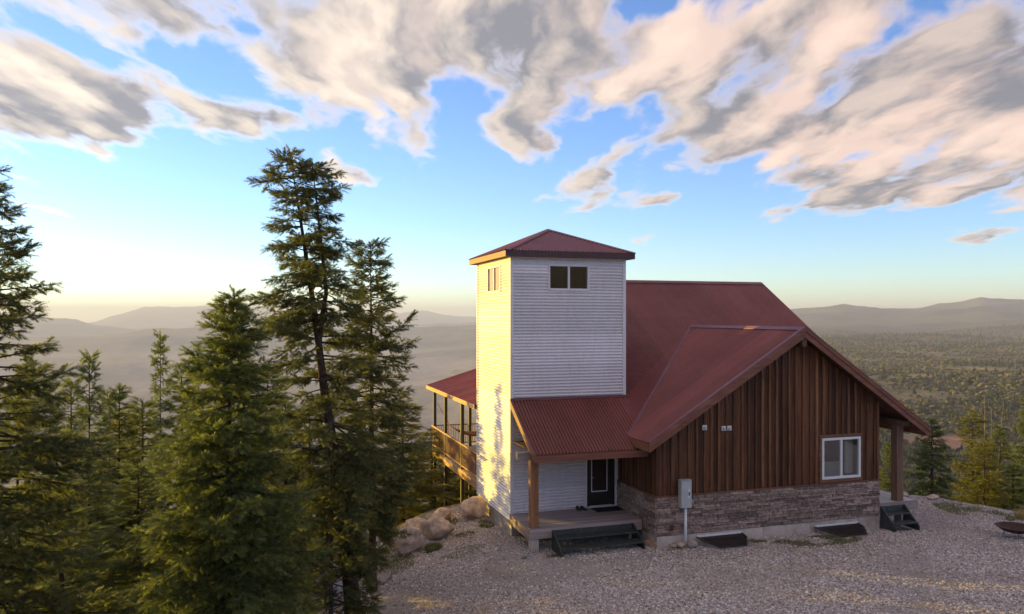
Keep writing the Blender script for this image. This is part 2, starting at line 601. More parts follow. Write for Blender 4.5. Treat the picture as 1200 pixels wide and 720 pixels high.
def pad_dist(x, y):
    """distance outside the levelled yard (0 inside)"""
    x, y = np.asarray(x, float), np.asarray(y, float)
    inside = np.zeros(x.shape, bool)
    best = np.full(x.shape, 1e18)
    n = len(PAD)
    for i in range(n):
        (ax, ay), (bx, by) = PAD[i], PAD[(i + 1) % n]
        dx, dy = bx - ax, by - ay
        t = np.clip(((x - ax) * dx + (y - ay) * dy) / (dx * dx + dy * dy), 0, 1)
        best = np.minimum(best, (x - ax - t * dx) ** 2 + (y - ay - t * dy) ** 2)
        c = ((ay > y) != (by > y)) & (x < (bx - ax) * (y - ay) / ((by - ay) + 1e-12) + ax)
        inside ^= c
    return np.where(inside, 0.0, np.sqrt(best))


def ss(x, a, b):
    t = np.clip((x - a) / (b - a), 0, 1)
    return t * t * (3 - 2 * t)


def ground(x, y):
    x, y = np.asarray(x, float), np.asarray(y, float)
    v = (x - EYE[0]) * FW[0] + (y - EYE[1]) * FW[1]
    z = -0.5 + 0.085 * np.maximum(0, -3.0 - y) * (y > -400)
    z = np.minimum(z, 4.0)
    z = z - 0.032 * np.maximum(0, x - 10) - 0.13 * np.clip(-0.6 - x, 0, 8) * ss(y, -13, -6)
    z = z + 0.22 * np.clip(17 - v, 0, 17) + 0.16 * np.clip(-v, 0, 300)
    s = pad_dist(x, y)
    z = z - 0.42 * s * s / (s + 2.2)
    z = z + (fbm(x * 0.5, y * 0.5, 3) - 0.5) * (0.10 + 0.25 * np.minimum(s, 6) / 6)
    return z


CRESTS = [  # skyline heights of the ranges: distance, width, [(pixel column, pixel row)]
    (20000, 5200, [(-900, 362), (-200, 366), (0, 379), (90, 380), (112, 376), (135, 369), (165, 362), (200, 359), (250, 357.5), (300, 361), (380, 366), (420, 369), (470, 368), (488, 365), (500, 365), (520, 370), (560, 372), (640, 374), (800, 374), (930, 374), (1300, 378), (2200, 380)]),
    (13500, 4000, [(-900, 372), (-100, 371), (30, 372), (70, 373.5), (90, 374), (112, 380), (150, 385), (200, 388), (300, 388), (420, 384), (560, 378), (700, 375), (930, 374), (1300, 372), (2200, 372)]),
    (9200, 2900, [(-900, 395), (0, 398), (130, 392), (190, 385), (240, 383), (300, 384), (420, 386), (560, 382), (800, 372), (930, 363), (965, 361), (990, 358), (1010, 360), (1040, 363), (1075, 362), (1100, 357), (1130, 354), (1150, 349.5), (1170, 350), (1200, 351), (1300, 346), (1500, 352), (2200, 360)]),
    (6400, 1900, [(-900, 420), (420, 420), (700, 400), (930, 386), (980, 384), (1040, 392), (1100, 386), (1150, 378), (1200, 372), (1300, 368), (1600, 380), (2200, 390)]),
    (4300, 1300, [(-900, 460), (420, 460), (800, 424), (930, 410), (1000, 414), (1060, 406), (1120, 401), (1200, 394), (1300, 392), (1700, 400), (2200, 405)]),
]


def far_ground(x, y):
    dx, dy = x - EYE[0], y - EYE[1]
    u, v = dx * RT[0] + dy * RT[1], dx * FW[0] + dy * FW[1]
    r = np.hypot(u, v)
    a = np.arctan2(u, v)
    px = 600 + 916.5 * np.tan(np.clip(a, -1.25, 1.25))
    wr = ss(a, R(-6), R(12))
    roll = (fbm(x / 520 + 3, y / 520, 4) - 0.5) * 46 * ss(r, 250, 900)
    right = -82 + roll - 26 * ss(r, 350, 560) * (1 - ss(r, 560, 1100))
    left = -405 + (fbm(x / 2500, y / 2500, 3) - 0.5) * 16
    base = left * (1 - wr) + right * wr
    for dist, width, prof in CRESTS:
        prof = np.array(prof, float)
        row = np.interp(px, prof[:, 0], prof[:, 1])
        crest = EYE[2] + (371.8 - row) / 916.5 * dist * np.cos(np.clip(a, -1.25, 1.25))
        k = np.abs(r - dist * (1 + 0.04 * (fbm(a * 9 + dist, a * 0 + 5, 2) - 0.5))) / width
        rough = fbm(x / (dist * 0.085), y / (dist * 0.085), 5, True) - 0.62
        hump = np.where(k < 1, (1 - k) * (1 + 0.35 * k), 0)
        hgt = base + (crest - base) * hump + rough * (crest - base) * 0.62 * np.clip(hump, 0, 1) * (1 - 0.55 * hump ** 2)
        base = np.where(k < 1, np.maximum(base, hgt), base)
    return base


def terrain_z(x, y):
    n = ground(x, y)
    fz = far_ground(x, y)
    dx, dy = x - EYE[0], y - EYE[1]
    v = dx * FW[0] + dy * FW[1]
    r = np.hypot(dx, dy)
    k = 14.0
    m = np.maximum(n, fz) + k * np.log1p(np.exp(-np.abs(n - fz) / k)) * ss(r, 60, 300)
    z = np.where(r < 70, n, m)
    back = ss(-v, 100, 400)
    z = z * (1 - back) + np.maximum(n, 20 + 60 * fbm(x / 300, y / 300, 3)) * back
    return z


azs = np.concatenate([np.linspace(-180, -44, 46)[:-1], np.linspace(-44, 44, 420), np.linspace(44, 180, 46)[1:-1]])
rs = np.concatenate([np.linspace(0.5, 60, 70), np.geomspace(61, 27000, 330)])
AA, RR = np.meshgrid(np.radians(azs), rs, indexing='ij')
TX = EYE[0] + RR * (np.cos(AA) * FW[0] + np.sin(AA) * RT[0])
TY = EYE[1] + RR * (np.cos(AA) * FW[1] + np.sin(AA) * RT[1])
TZ = terrain_z(TX, TY) - 0.30
na, nr = TX.shape
idx = np.arange(na * nr).reshape(na, nr)
nx = np.roll(idx, -1, axis=0)
TF = np.stack([idx[:, :-1], idx[:, 1:], nx[:, 1:], nx[:, :-1]], -1).reshape(-1, 4)


SCAR = EYE + 705 * (FW + RT * 0.546)


def terrain_mat(t, b, o):
    geo = t.new('ShaderNodeNewGeometry')
    p = geo.outputs['Position']
    dist = t.vmath('LENGTH', t.vmath('SUBTRACT', p, tuple(EYE)))
    sx = t.new('ShaderNodeSeparateXYZ')
    t.put(sx.inputs[0], p)
    # forest floor close by
    duff = t.mix(t.noise(p, 1.3, 5.0, 0.6), (0.055, 0.042, 0.026), (0.12, 0.10, 0.05))
    # brush country: olive shrubs, dry grass between
    nb = t.noise(p, 0.02, 6.0, 0.62)
    nb2 = t.noise(p, 0.0035, 5.0, 0.6)
    brush = t.mix(t.step(nb, 0.38, 0.62), (0.15, 0.125, 0.065), (0.27, 0.215, 0.12))
    brush = t.mix(t.step(nb2, 0.45, 0.65, 0.0, 0.5), brush, (0.22, 0.175, 0.10))
    red = t.noise(p, 0.0021, 4.0, 0.5)
    brush = t.mix(t.step(red, 0.66, 0.70, 0.0, 0.8), brush, (0.40, 0.22, 0.14))
    dq = t.vmath('LENGTH', t.vmath('MULTIPLY', t.vmath('SUBTRACT', p, tuple(SCAR)), (1 / 34.0, 1 / 34.0, 0)))
    brush = t.mix(t.step(t.math('ADD', dq, t.math('MULTIPLY', nb, 1.2)), 1.1, 1.6, 0.9, 0.0), brush, (0.42, 0.21, 0.12))   # bare red earth
    # valley floor: fields and sage
    vo = t.new('ShaderNodeTexVoronoi')
    vo.inputs['Scale'].default_value = 0.0016
    t.put(vo.inputs['Vector'], t.vmath('MULTIPLY', p, (1.0, 0.45, 0.0)))
    nv = t.noise(t.vmath('MULTIPLY', p, (1, 0.5, 1)), 0.0012, 6.0, 0.65)
    field = t.mix(t.step(nv, 0.35, 0.65), (0.17, 0.14, 0.125), (0.36, 0.295, 0.25))
    sepc = t.new('ShaderNodeSeparateColor')
    t.put(sepc.inputs[0], vo.outputs['Color'])
    field = t.mix(t.math('MULTIPLY', t.step(sepc.outputs[0], 0.5, 0.9), 0.5), field, (0.15, 0.15, 0.09))
    # mountains: dark woods over pale ground
    nm = t.noise(p, 0.0011, 7.0, 0.65)
    mount = t.mix(t.step(nm, 0.4, 0.6), (0.035, 0.043, 0.032), (0.12, 0.105, 0.07))
    isval = t.step(sx.outputs[2], -330, -240, 1.0, 0.0)
    far = t.mix(t.step(dist, 2600, 4200), brush, mount)
    far = t.mix(isval, far, field)
    c = t.mix(t.step(dist, 90, 220), duff, far)
    t.l.new(c, b.inputs['Base Color'])
    b.inputs['Roughness'].default_value = 0.95
    b.inputs['Specular IOR Level'].default_value = 0.1
    nd = t.new('ShaderNodeBump')
    nd.inputs['Strength'].default_value = 0.7
    nd.inputs['Distance'].default_value = 60.0
    t.put(nd.inputs['Height'], t.noise(p, 0.004, 8.0, 0.62))
    nd2 = t.new('ShaderNodeMix', data_type='VECTOR')
    t.put(nd2.inputs['Factor'], t.step(dist, 300, 1500))
    t.l.new(geo.outputs['Normal'], nd2.inputs[4])
    t.l.new(nd.outputs[0], nd2.inputs[5])
    t.l.new(nd2.outputs[1], b.inputs['Normal'])


M['terrain'] = material('brush_and_valley', terrain_mat)
ter = link_mesh('terrain', np_mesh('terrain', np.stack([TX, TY, TZ], -1).reshape(-1, 3), TF, M['terrain'], True))
tag(ter, 'wooded slope falling to a broad hazy valley and mountains', 'terrain', kind='structure')

# a far reservoir in the valley
lake = MB()
lp = []
for px, d in ((-40, 5150), (30, 5080), (66, 5020), (100, 5080), (135, 5250), (132, 5330), (95, 5230), (60, 5230), (0, 5330), (-40, 5400)):
    q = EYE + d * (FW + RT * (px - 600) / 916.5)
    lp.append((q[0], q[1], -394.0))
lake.prism(lp, (0, 0, -25))


def water_mat(t, b, o):
    b.inputs['Base Color'].default_value = (0.05, 0.07, 0.08, 1)
    b.inputs['Roughness'].default_value = 0.12
    bump(t, b, t.noise(coords(t), 0.2, 3.0, 0.5), 0.05, 0.3)


M['water'] = material('lake_water', water_mat)
tag(lake.build('lake', M['water']), 'thin pale lake far out on the valley floor', 'lake', kind='structure')

# gravel yard
gx, gy = np.meshgrid(np.arange(-10, 24.01, 0.22), np.arange(-27, 9.01, 0.22), indexing='ij')
gz = ground(gx, gy)
edge = np.minimum.reduce([gx + 10, 24 - gx, gy + 27, 9 - gy])
gz = gz - 0.9 * (1 - ss(edge, 0, 1.5)) + (fbm(gx * 2.2, gy * 2.2, 3) - 0.5) * 0.05
gi = np.arange(gx.size).reshape(gx.shape)
GF = np.stack([gi[:-1, :-1], gi[1:, :-1], gi[1:, 1:], gi[:-1, 1:]], -1).reshape(-1, 4)


def yard_mat(t, b, o):
    p = t.new('ShaderNodeNewGeometry').outputs['Position']
    n = t.noise(p, 0.7, 5.0, 0.6)
    vo = t.new('ShaderNodeTexVoronoi')
    vo.inputs['Scale'].default_value = 26.0
    t.put(vo.inputs['Vector'], p)
    sep = t.new('ShaderNodeSeparateColor')
    t.put(sep.inputs[0], vo.outputs['Color'])
    peb = t.mix(sep.outputs[0], (0.26, 0.215, 0.19), (0.56, 0.48, 0.435))
    dirt = t.mix(t.noise(p, 9.0, 4.0), (0.30, 0.235, 0.185), (0.46, 0.375, 0.30))
    c = t.mix(t.step(n, 0.45, 0.68), peb, dirt)
    t.l.new(c, b.inputs['Base Color'])
    b.inputs['Roughness'].default_value = 0.95
    b.inputs['Specular IOR Level'].default_value = 0.15
    bump(t, b, t.math('SUBTRACT', 1.0, vo.outputs['Distance']), 0.9, 0.03)


M['yard'] = material('gravel_ground', yard_mat)
yard = link_mesh('gravel_yard', np_mesh('gravel_yard', np.stack([gx, gy, gz], -1).reshape(-1, 3), GF, M['yard'], True))
tag(yard, 'grey gravel yard in front of the cabin', 'ground', kind='structure')


def yz(x, y):
    """height of the gravel yard"""
    x, y = np.asarray(x, float), np.asarray(y, float)
    return ground(x, y) + (fbm(x * 2.2, y * 2.2, 3) - 0.5) * 0.05


# ------------------------------------------------------------------ the cabin
cabin = empty('cabin', (0, 0, -0.5))
tag(cabin, 'wooden cabin with red metal roofs, stone base and tall white corrugated tower', 'cabin')


def hpart(name):
    """a part made of pieces: an Empty below the cabin, at the cabin's base"""
    return empty(name, (0, 0, 0), cabin)


def under(o):
    """built in world coordinates; the cabin's own origin stands 0.5 lower"""
    o.location.z += 0.5
    return o


def hbox(name, mat, parent, *a, bevel=0.0):
    o = part_box(name, mat, parent, *a, bevel=bevel)
    if parent is not None:
        under(o)
    return o


def hbuild(mb, name, mat, parent, bevel=0.0, smooth=False):
    return under(mb.build(name, mat, parent, bevel, smooth))


TW = 4.30          # tower side
ZT = 9.13          # top of the tower wall


def corr_wall(p0, p1, z0, z1, normal, pitch=0.110, amp=0.020):
    """corrugated sheet standing on the line p0-p1, ribs level"""
    zs = np.arange(math.floor(z0 / pitch * 10), math.ceil(z1 / pitch * 10) + 1) * pitch / 10
    zs = np.unique(np.clip(zs, z0, z1))
    ph_ = (zs / pitch) % 1.0
    off = amp * (np.where(ph_ < 0.30, 1 - 2 * ph_ / 0.30, 2 * (ph_ - 0.30) / 0.70 - 1))      # rounded laps, tight undersides
    off = amp * np.sin(off / amp * np.pi / 2)
    a = np.array(p0, float)
    b = np.array(p1, float)
    nrm = np.array(normal, float)
    V = []
    for z, k in zip(zs, off):
        V.append([*(a + nrm * (k + amp)), z])
        V.append([*(b + nrm * (k + amp)), z])
    n = len(zs)
    F = [(2 * i, 2 * i + 1, 2 * i + 3, 2 * i + 2) for i in range(n - 1)]
    return np.array(V), np.array(F)


def siding(name, p0, p1, z0, z1, normal, hole=None, course=1.07):
    """wall of overlapping corrugated sheets round an optional opening (s0, s1, z0, z1 along the wall)"""
    wall = hpart(name)
    p0, p1 = np.array(p0, float), np.array(p1, float)
    L = np.linalg.norm(p1 - p0)
    d = (p1 - p0) / L
    rects = [(0, L, z0, z1)] if hole is None else [(0, L, z0, hole[2]), (0, hole[0], hole[2], hole[3]), (hole[1], L, hole[2], hole[3]), (0, L, hole[3], z1)]
    k = 0
    for s0, s1, a, b in rects:
        if s1 - s0 < 0.02 or b - a < 0.02:
            continue
        zc = a
        while zc < b - 1e-6:
            ze = min(b, (math.floor(zc / course + 1e-6) + 1) * course)
            o = np.array(normal, float) * (0.0015 * (k % 2))
            V, F = corr_wall(p0 + d * s0 + o, p0 + d * s1 + o, zc, ze + (0.012 if ze < b else 0), normal)
            under(link_mesh('siding_sheet', np_mesh('siding_sheet', V, F, M['siding'], True), wall))
            zc = ze
            k += 1
    return wall


def window(x0, x1, z0, z1, plane, axis, out, mull=0.5, fw=0.06, frame='white', backing=None, glass='glass'):
    """sliding window set in a wall; axis 'x' lies along X at Y=plane, 'y' along Y at X=plane; out = outward sign"""
    w = hpart('window')

    def bx(name, mat, a0, a1, d0, d1, c0, c1, bevel=0.004):
        lo, hi = sorted((plane + out * d0, plane + out * d1))
        if axis == 'x':
            return hbox(name, mat, w, a0, a1, lo, hi, c0, c1, bevel=bevel)
        return hbox(name, mat, w, lo, hi, a0, a1, c0, c1, bevel=bevel)
    m = M[frame]
    bx('frame_side', m, x0, x0 + fw, -0.06, 0.045, z0, z1)
    bx('frame_side', m, x1 - fw, x1, -0.06, 0.045, z0, z1)
    bx('frame_head', m, x0 + fw, x1 - fw, -0.06, 0.043, z1 - fw, z1)
    bx('sill', m, x0 + fw, x1 - fw, -0.06, 0.05, z0, z0 + fw)
    xm = x0 + (x1 - x0) * mull
    bx('mullion', m, xm - fw * 0.5, xm + fw * 0.5, -0.05, 0.035, z0 + fw, z1 - fw)
    bx('pane', M[glass], x0 + fw, xm - fw * 0.5, -0.012, -0.004, z0 + fw, z1 - fw, 0)
    bx('pane', M[glass], xm + fw * 0.5, x1 - fw, 0.000, 0.008, z0 + fw, z1 - fw, 0)
    return w, bx


# tower walls
WIN_F = (1.35, 2.92, 7.97, 8.90)
WIN_L = (1.15, 2.85, 7.93, 8.93)
siding('tower_front_wall', (0, 0), (TW, 0), 0.0, ZT, (0, -1), (WIN_F[0] + 0.03, WIN_F[1] - 0.03, WIN_F[2] + 0.03, WIN_F[3] - 0.03))
siding('tower_side_wall', (0, TW), (0, 0), 0.0, ZT, (-1, 0), (TW - WIN_L[1] + 0.03, TW - WIN_L[0] - 0.03, WIN_L[2] + 0.03, WIN_L[3] - 0.03))
siding('tower_side_wall', (TW, 0), (TW, TW), 3.9, ZT, (1, 0))
siding('tower_back_wall', (TW, TW), (0, TW), 0.0, ZT, (0, 1))
tc_ = hpart('tower_corner_trim')
for x, y in ((-0.028, -0.028), (TW - 0.05, -0.028), (-0.028, TW - 0.05), (TW - 0.05, TW - 0.05)):
    hbox('corner_strip', M['trim'], tc_, x - 0.02, x + 0.098, y - 0.02, y + 0.098, 0.0 if x < 1 else 3.9, ZT + 0.001, bevel=0.004)
hbox('base_flashing', M['flash'], tc_, -0.05, TW + 0.12, -0.10, -0.028, 4.15, 4.235)
# rooms behind the glass
room = hpart('tower_interior')
hbox('floor_slab', M['interior'], room, 0.05, TW - 0.05, 0.05, TW - 0.05, 7.0, 7.1)
hbox('ceiling_slab', M['interior'], room, 0.05, TW - 0.05, 0.05, TW - 0.05, 9.0, 9.08)
hbox('inner_wall', M['interior'], room, TW - 0.10, TW - 0.05, 0.06, TW - 0.06, 7.11, 8.99)
hbox('inner_wall', M['interior'], room, 0.06, TW - 0.11, TW - 0.10, TW - 0.05, 7.11, 8.99)
w, bx = window(*WIN_F, 0.0, 'x', -1, 0.5, 0.075, 'trim')
w, bx = window(*WIN_L, 0.0, 'y', -1, 0.52, 0.075, 'trim', glass='glassw')
bx('reflection_blind', M['peach'], WIN_L[0] + 0.08, WIN_L[0] + 0.85, -0.034, -0.018, WIN_L[2] + 0.08, WIN_L[3] - 0.08, 0)  # both blinds stand in for the sunset mirrored in these panes
bx('reflection_blind', M['peach'], WIN_L[0] + 0.87, WIN_L[1] - 0.09, -0.034, -0.018, WIN_L[2] + 0.08, WIN_L[3] - 0.08, 0)
# tower foundation
fnd = hpart('tower_foundation')
for i in range(4):
    hbox('foundation_block', M['concrete'], fnd, 0.012, 0.25, i * TW / 4 + 0.004, (i + 1) * TW / 4 - 0.004, -1.6, -0.004, bevel=0.006)
hbox('foundation_block', M['concrete'], fnd, 0.26, TW, 0.03, 0.25, -1.2, -0.004)
hbox('foundation_block', M['concrete'], fnd, 0.26, TW, TW - 0.3, TW - 0.02, -2.2, -0.004)

# tower hip roof
OV = 0.29
E0, E1, ZE, ZA = -OV, TW + OV, 9.33, 10.36
hip = hpart('tower_roof')
apex = np.array([TW / 2, TW / 2, ZA])


def hip_face(c0, c1):
    """corrugated triangle: eave c0-c1 up to the apex, ribs running up the slope"""
    c0, c1 = np.array(c0, float), np.array(c1, float)
    L = np.linalg.norm(c1 - c0)
    d = (c1 - c0) / L
    mid = (c0 + c1) / 2
    upv = apex - mid
    n = np.cross(d, upv)
    n /= np.linalg.norm(n)
    s = np.linspace(0, L, int(L / 0.12 * 8) + 1)
    k = 1 - np.abs(s - L / 2) / (L / 2)
    o = 0.026 * np.cos(s / 0.12 * 2 * np.pi)
    A = c0 + np.outer(s, d) + np.outer(o, n)
    B = A + np.outer(k, upv)
    V = np.empty((2 * len(s), 3))
    V[0::2], V[1::2] = A, B
    F = [(2 * i, 2 * i + 2, 2 * i + 3, 2 * i + 1) for i in range(len(s) - 1)]
    under(link_mesh('hip_panel', np_mesh('hip_panel', V, np.array(F), M['roof'], True), hip))


cs = [(E0, E0, ZE), (E1, E0, ZE), (E1, E1, ZE), (E0, E1, ZE)]
for i in range(4):
    hip_face(cs[i], cs[(i + 1) % 4])
    c = np.array(cs[i])
    dv = apex - c
    mb = MB()
    side = np.cross(dv, (0, 0, 1.0))
    side /= np.linalg.norm(side)
    for sgn in (-1, 1):
        q0 = c + (0, 0, 0.028)
        q1 = apex + (0, 0, 0.028)
        mb.prism([q0, q1, q1 + sgn * side * 0.13 - (0, 0, 0.045), q0 + sgn * side * 0.13 - (0, 0, 0.045)], (0, 0, 0.006))
    hbuild(mb, 'hip_cap', M['flash'], hip)
hbox('soffit', M['soffit'], hip, E0 + 0.03, E1 - 0.03, E0 + 0.03, E1 - 0.03, ZT + 0.004, ZT + 0.02)
hbox('fascia', M['shadefascia'], hip, E0, E1, E0, E0 + 0.03, ZT - 0.01, ZE - 0.012)
hbox('fascia', M['shadefascia'], hip, E0, E1, E1 - 0.03, E1, ZT - 0.01, ZE - 0.012)
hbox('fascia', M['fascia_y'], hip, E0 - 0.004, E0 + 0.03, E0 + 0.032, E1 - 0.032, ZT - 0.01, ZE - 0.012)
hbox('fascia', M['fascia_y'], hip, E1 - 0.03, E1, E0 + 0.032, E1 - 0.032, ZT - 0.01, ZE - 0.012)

# ---- main roof: one plane from the ridge down to the porch eave
SM = 0.624
YE, ZEV = -2.43, 2.67
YR = 7.25
ZR = ZEV + SM * (YR - YE)
XW0, XW1 = 4.04, 13.03
YW = -2.885
GX, GZ = 9.42, 6.65                 # ridge of the front gable
GL, GR = 3.52, 14.79                # its eaves
SL, SR = (GZ - 3.02) / (GX - GL), (GZ - 3.0) / (GR - GX)
GY = -3.40                          # its front edge


def zmain(y):
    return ZEV + SM * (y - YE)


def ymain(z):
    return YE + (z - ZEV) / SM


def zgable(x):
    return np.where(np.asarray(x) < GX, GZ - SL * (GX - x), GZ - SR * (np.asarray(x) - GX))


def y_low(x):
    """lowest line of the main roof's front plane at x"""
    if x < 4.0:
        return YE
    zg = float(zgable(x))
    if x > GR + 0.02:
        return 2.2
    return max(YE, ymain(zg) - 0.06) if x > GL + 0.2 else YE


PITCH, AMP = 0.115, 0.032


def roof_sheets(parent, s0, s1, lo, hi, pt, nrm, width=0.92, name='roof_sheet', mat='roof'):
    """corrugated sheets: s runs along the eave, lo(s)-hi(s) up the slope, pt(s, t) gives the point"""
    nrm = np.array(nrm, float) / np.linalg.norm(nrm)
    n = max(1, round((s1 - s0) / width))
    edges = np.linspace(s0, s1, n + 1)
    for i in range(n):
        a, b = edges[i], edges[i + 1] + (0.02 if i < n - 1 else 0)
        ss_ = np.linspace(a, b, max(2, int((b - a) / PITCH * 8)))
        V = []
        for s in ss_:
            o = nrm * (AMP * math.cos(s / PITCH * 2 * math.pi) + 0.002 * (i % 2))
            l, h = lo(s), hi(s)
            V.append(np.array(pt(s, min(l, h))) + o)
            V.append(np.array(pt(s, h)) + o)
        F = np.array([(2 * k, 2 * k + 2, 2 * k + 3, 2 * k + 1) for k in range(len(ss_) - 1)])
        under(link_mesh(name, np_mesh(name, np.array(V), F, M[mat], True), parent))


main = hpart('main_roof')
XR0, XR1 = 3.5, 15.3
# porch strip in front of the tower, then the slope beside and behind it
roof_sheets(main, -0.02, TW + 0.06, lambda s: y_low(s), lambda s: -0.03, lambda s, y: (s, y, zmain(y)), (0, -SM, 1))
roof_sheets(main, TW + 0.06, XR1, lambda s: y_low(s), lambda s: YR, lambda s, y: (s, y, zmain(y)), (0, -SM, 1))
roof_sheets(main, XR0, XR1, lambda s: YR, lambda s: 16.9, lambda s, y: (s, y, ZR - SM * (y - YR)), (0, SM, 1), 2.0)
cap = MB()
for sg in (-1, 1):
    cap.prism([(XR0, YR, ZR + 0.045), (XR1, YR, ZR + 0.045), (XR1, YR + sg * 0.2, ZR + 0.045 - 0.2 * SM), (XR0, YR + sg * 0.2, ZR + 0.045 - 0.2 * SM)], (0, 0, 0.008))
hbuild(cap, 'ridge_cap', M['flash'], main)
# deck under the sheets (boards seen from below)
TH = 0.10


def slab(parent, pts, th, mat, name='roof_deck'):
    hbuild(MB().prism([(p[0], p[1], p[2] - 0.02) for p in pts], (0, 0, -th)), name, mat, parent)


slab(main, [(0.02, YE + 0.03, zmain(YE + 0.03)), (XW0 - 0.02, YE + 0.03, zmain(YE + 0.03)), (XW0 - 0.02, -0.03, zmain(-0.03)), (0.02, -0.03, zmain(-0.03))], TH, M['soffit'])
slab(main, [(TW + 0.05, 0, zmain(0)), (GX, 4.0, zmain(4.0)), (14.7, 2.2, zmain(2.2)), (XR1 - 0.03, 2.2, zmain(2.2)), (XR1 - 0.03, YR, ZR), (TW + 0.05, YR, ZR)], TH, M['soffit'])
# fascias and rakes
hbox('fascia', M['fascia'], main, -0.03, GL + 0.46, YE - 0.035, YE, ZEV - 0.245, ZEV - 0.022, bevel=0.004)
mb = MB()
mb.prism([(-0.05, YE - 0.02, ZEV - 0.235), (-0.05, YE - 0.02, ZEV + 0.01), (-0.05, -0.03, zmain(-0.03) + 0.01), (-0.05, -0.03, zmain(-0.03) - 0.235)], (0.035, 0, 0))
hbuild(mb, 'rake_board', M['fascia_y'], main)
mb = MB()
mb.prism([(-0.062, YE - 0.03, ZEV - 0.02), (-0.062, YE - 0.03, ZEV + 0.03), (-0.062, -0.03, zmain(-0.03) + 0.03), (-0.062, -0.03, zmain(-0.03) - 0.02)], (0.09, 0, 0))
hbuild(mb, 'rake_trim', M['flash'], main)
mb = MB()
mb.prism([(XR1, 2.2, zmain(2.2) - 0.24), (XR1, 2.2, zmain(2.2) + 0.04), (XR1, YR, ZR + 0.04), (XR1, YR, ZR - 0.24)], (0.035, 0, 0))
mb.prism([(XR1, YR + .001, ZR - 0.24), (XR1, YR + .001, ZR + 0.04), (XR1, 16.9, ZR - SM * 9.65 + 0.04), (XR1, 16.9, ZR - SM * 9.65 - 0.24)], (0.035, 0, 0))
hbuild(mb, 'rake_board', M['fascia_y'], main)

# ---- front gable roof
gab = hpart('gable_roof')


def yv(x):
    """where the gable roof runs into the main roof"""
    return max(GY, ymain(float(zgable(x))) + 0.10)


def x_valley(y):
    z = zmain(y)
    return GX - max(0.0, (GZ - z)) / SL


def xr_valley(y):
    return GX + max(0.0, (GZ - zmain(y))) / SR


YB = ymain(GZ)
roof_sheets(gab, GY, YB + 0.1, lambda y: max(GL, x_valley(y) - 0.08), lambda y: GX, lambda y, x: (x, y, float(GZ - SL * (GX - x)) + 0.004), (-SL, 0, 1), 0.95)
roof_sheets(gab, GY, YB + 0.1, lambda y: GX, lambda y: min(GR, max(GX + 0.01, xr_valley(y) + 0.08)), lambda y, x: (x, y, float(GZ - SR * (x - GX)) + 0.004), (SR, 0, 1), 0.95)
cap = MB()
for sg, sl in ((-1, SL), (1, SR)):
    cap.prism([(GX, GY - 0.03, GZ + 0.05), (GX, YB, GZ + 0.05), (GX + sg * 0.17, YB, GZ + 0.05 - 0.17 * sl), (GX + sg * 0.17, GY - 0.03, GZ + 0.05 - 0.17 * sl)], (0, 0, 0.008))
hbuild(cap, 'ridge_cap', M['flash'], gab)
# valley flashing, left
va = np.array([GX, YB, GZ])
vb = np.array([GL, ymain(3.02), 3.02])
dv = va - vb
sd = np.cross(dv / np.linalg.norm(dv), (0, 0, 1))
hbuild(MB().prism([vb + sd * 0.16 + (0, 0, 0.035), va + sd * 0.16 + (0, 0, 0.035), va - sd * 0.05 + (0, 0, 0.05), vb - sd * 0.05 + (0, 0, 0.05)], (0, 0, 0.006)), 'valley_flashing', M['flash'], gab)
# deck boards below
slab(gab, [(GL + 0.03, GY + 0.03, zgable(GL + 0.03)), (GX, GY + 0.03, GZ), (GX, YB - 0.3, GZ), (GL + 0.03, -2.0, zgable(GL + 0.03))], TH, M['soffit'])
slab(gab, [(GX + .002, GY + 0.03, GZ), (GR - 0.03, GY + 0.03, zgable(GR - 0.03)), (GR - 0.03, -1.9, zgable(GR - 0.03)), (GX + .002, YB - 0.3, GZ)], TH, M['soffit'])
# two-stepped rake boards
for sg, xe, sl in ((-1, GL, SL), (1, GR, SR)):
    ze = GZ - sl * abs(GX - xe)
    mb = MB()
    mb.prism([(GX, GY, GZ + 0.03), (xe - sg * -0.02, GY, ze + 0.02), (xe + sg * 0.02, GY, ze - 0.30), (GX, GY, GZ - 0.31)], (0, -0.035, 0))
    hbuild(mb, 'rake_board', M['fascia'], gab)
    mb = MB()
    mb.prism([(GX, GY - 0.036, GZ + 0.055), (xe + sg * 0.03, GY - 0.036, ze + 0.04), (xe + sg * 0.03, GY - 0.036, ze - 0.11), (GX, GY - 0.036, GZ - 0.10)], (0, -0.03, 0))
    hbuild(mb, 'rake_trim', M['fascia'], gab)
    mb = MB()
    mb.prism([(GX, GY - 0.075, GZ + 0.057), (xe + sg * 0.03, GY - 0.075, ze + 0.042), (xe + sg * 0.03, GY + 0.09, ze + 0.042), (GX, GY + 0.09, GZ + 0.057)], (0, 0, 0.012))
    hbuild(mb, 'rake_flashing', M['flash'], gab)
hbox('eave_fascia', M['fascia_y'], gab, GL - 0.03, GL + 0.005, GY + 0.002, -1.95, 3.02 - 0.27, 3.02 - 0.02)
hbox('eave_fascia', M['fascia_y'], gab, GR - 0.005, GR + 0.03, GY + 0.002, 3.0, 3.0 - 0.27, 3.0 - 0.02)
hbox('outlooker', M['soffit'], gab, GX - 0.09, GX + 0.09, GY + 0.01, YW - 0.02, GZ - 0.62, GZ - 0.36)

# ---- walls of the wing: inner shell, boards, battens
shell = hpart('wall_shell')


def wall_poly(y):
    return [(XW0 + 0.06, y, -0.1), (XW1 - 0.06, y, -0.1), (XW1 - 0.06, y, float(zgable(XW1)) - 0.25), (GX, y, GZ - 0.25), (XW0 + 0.06, y, float(zgable(XW0)) - 0.2)]


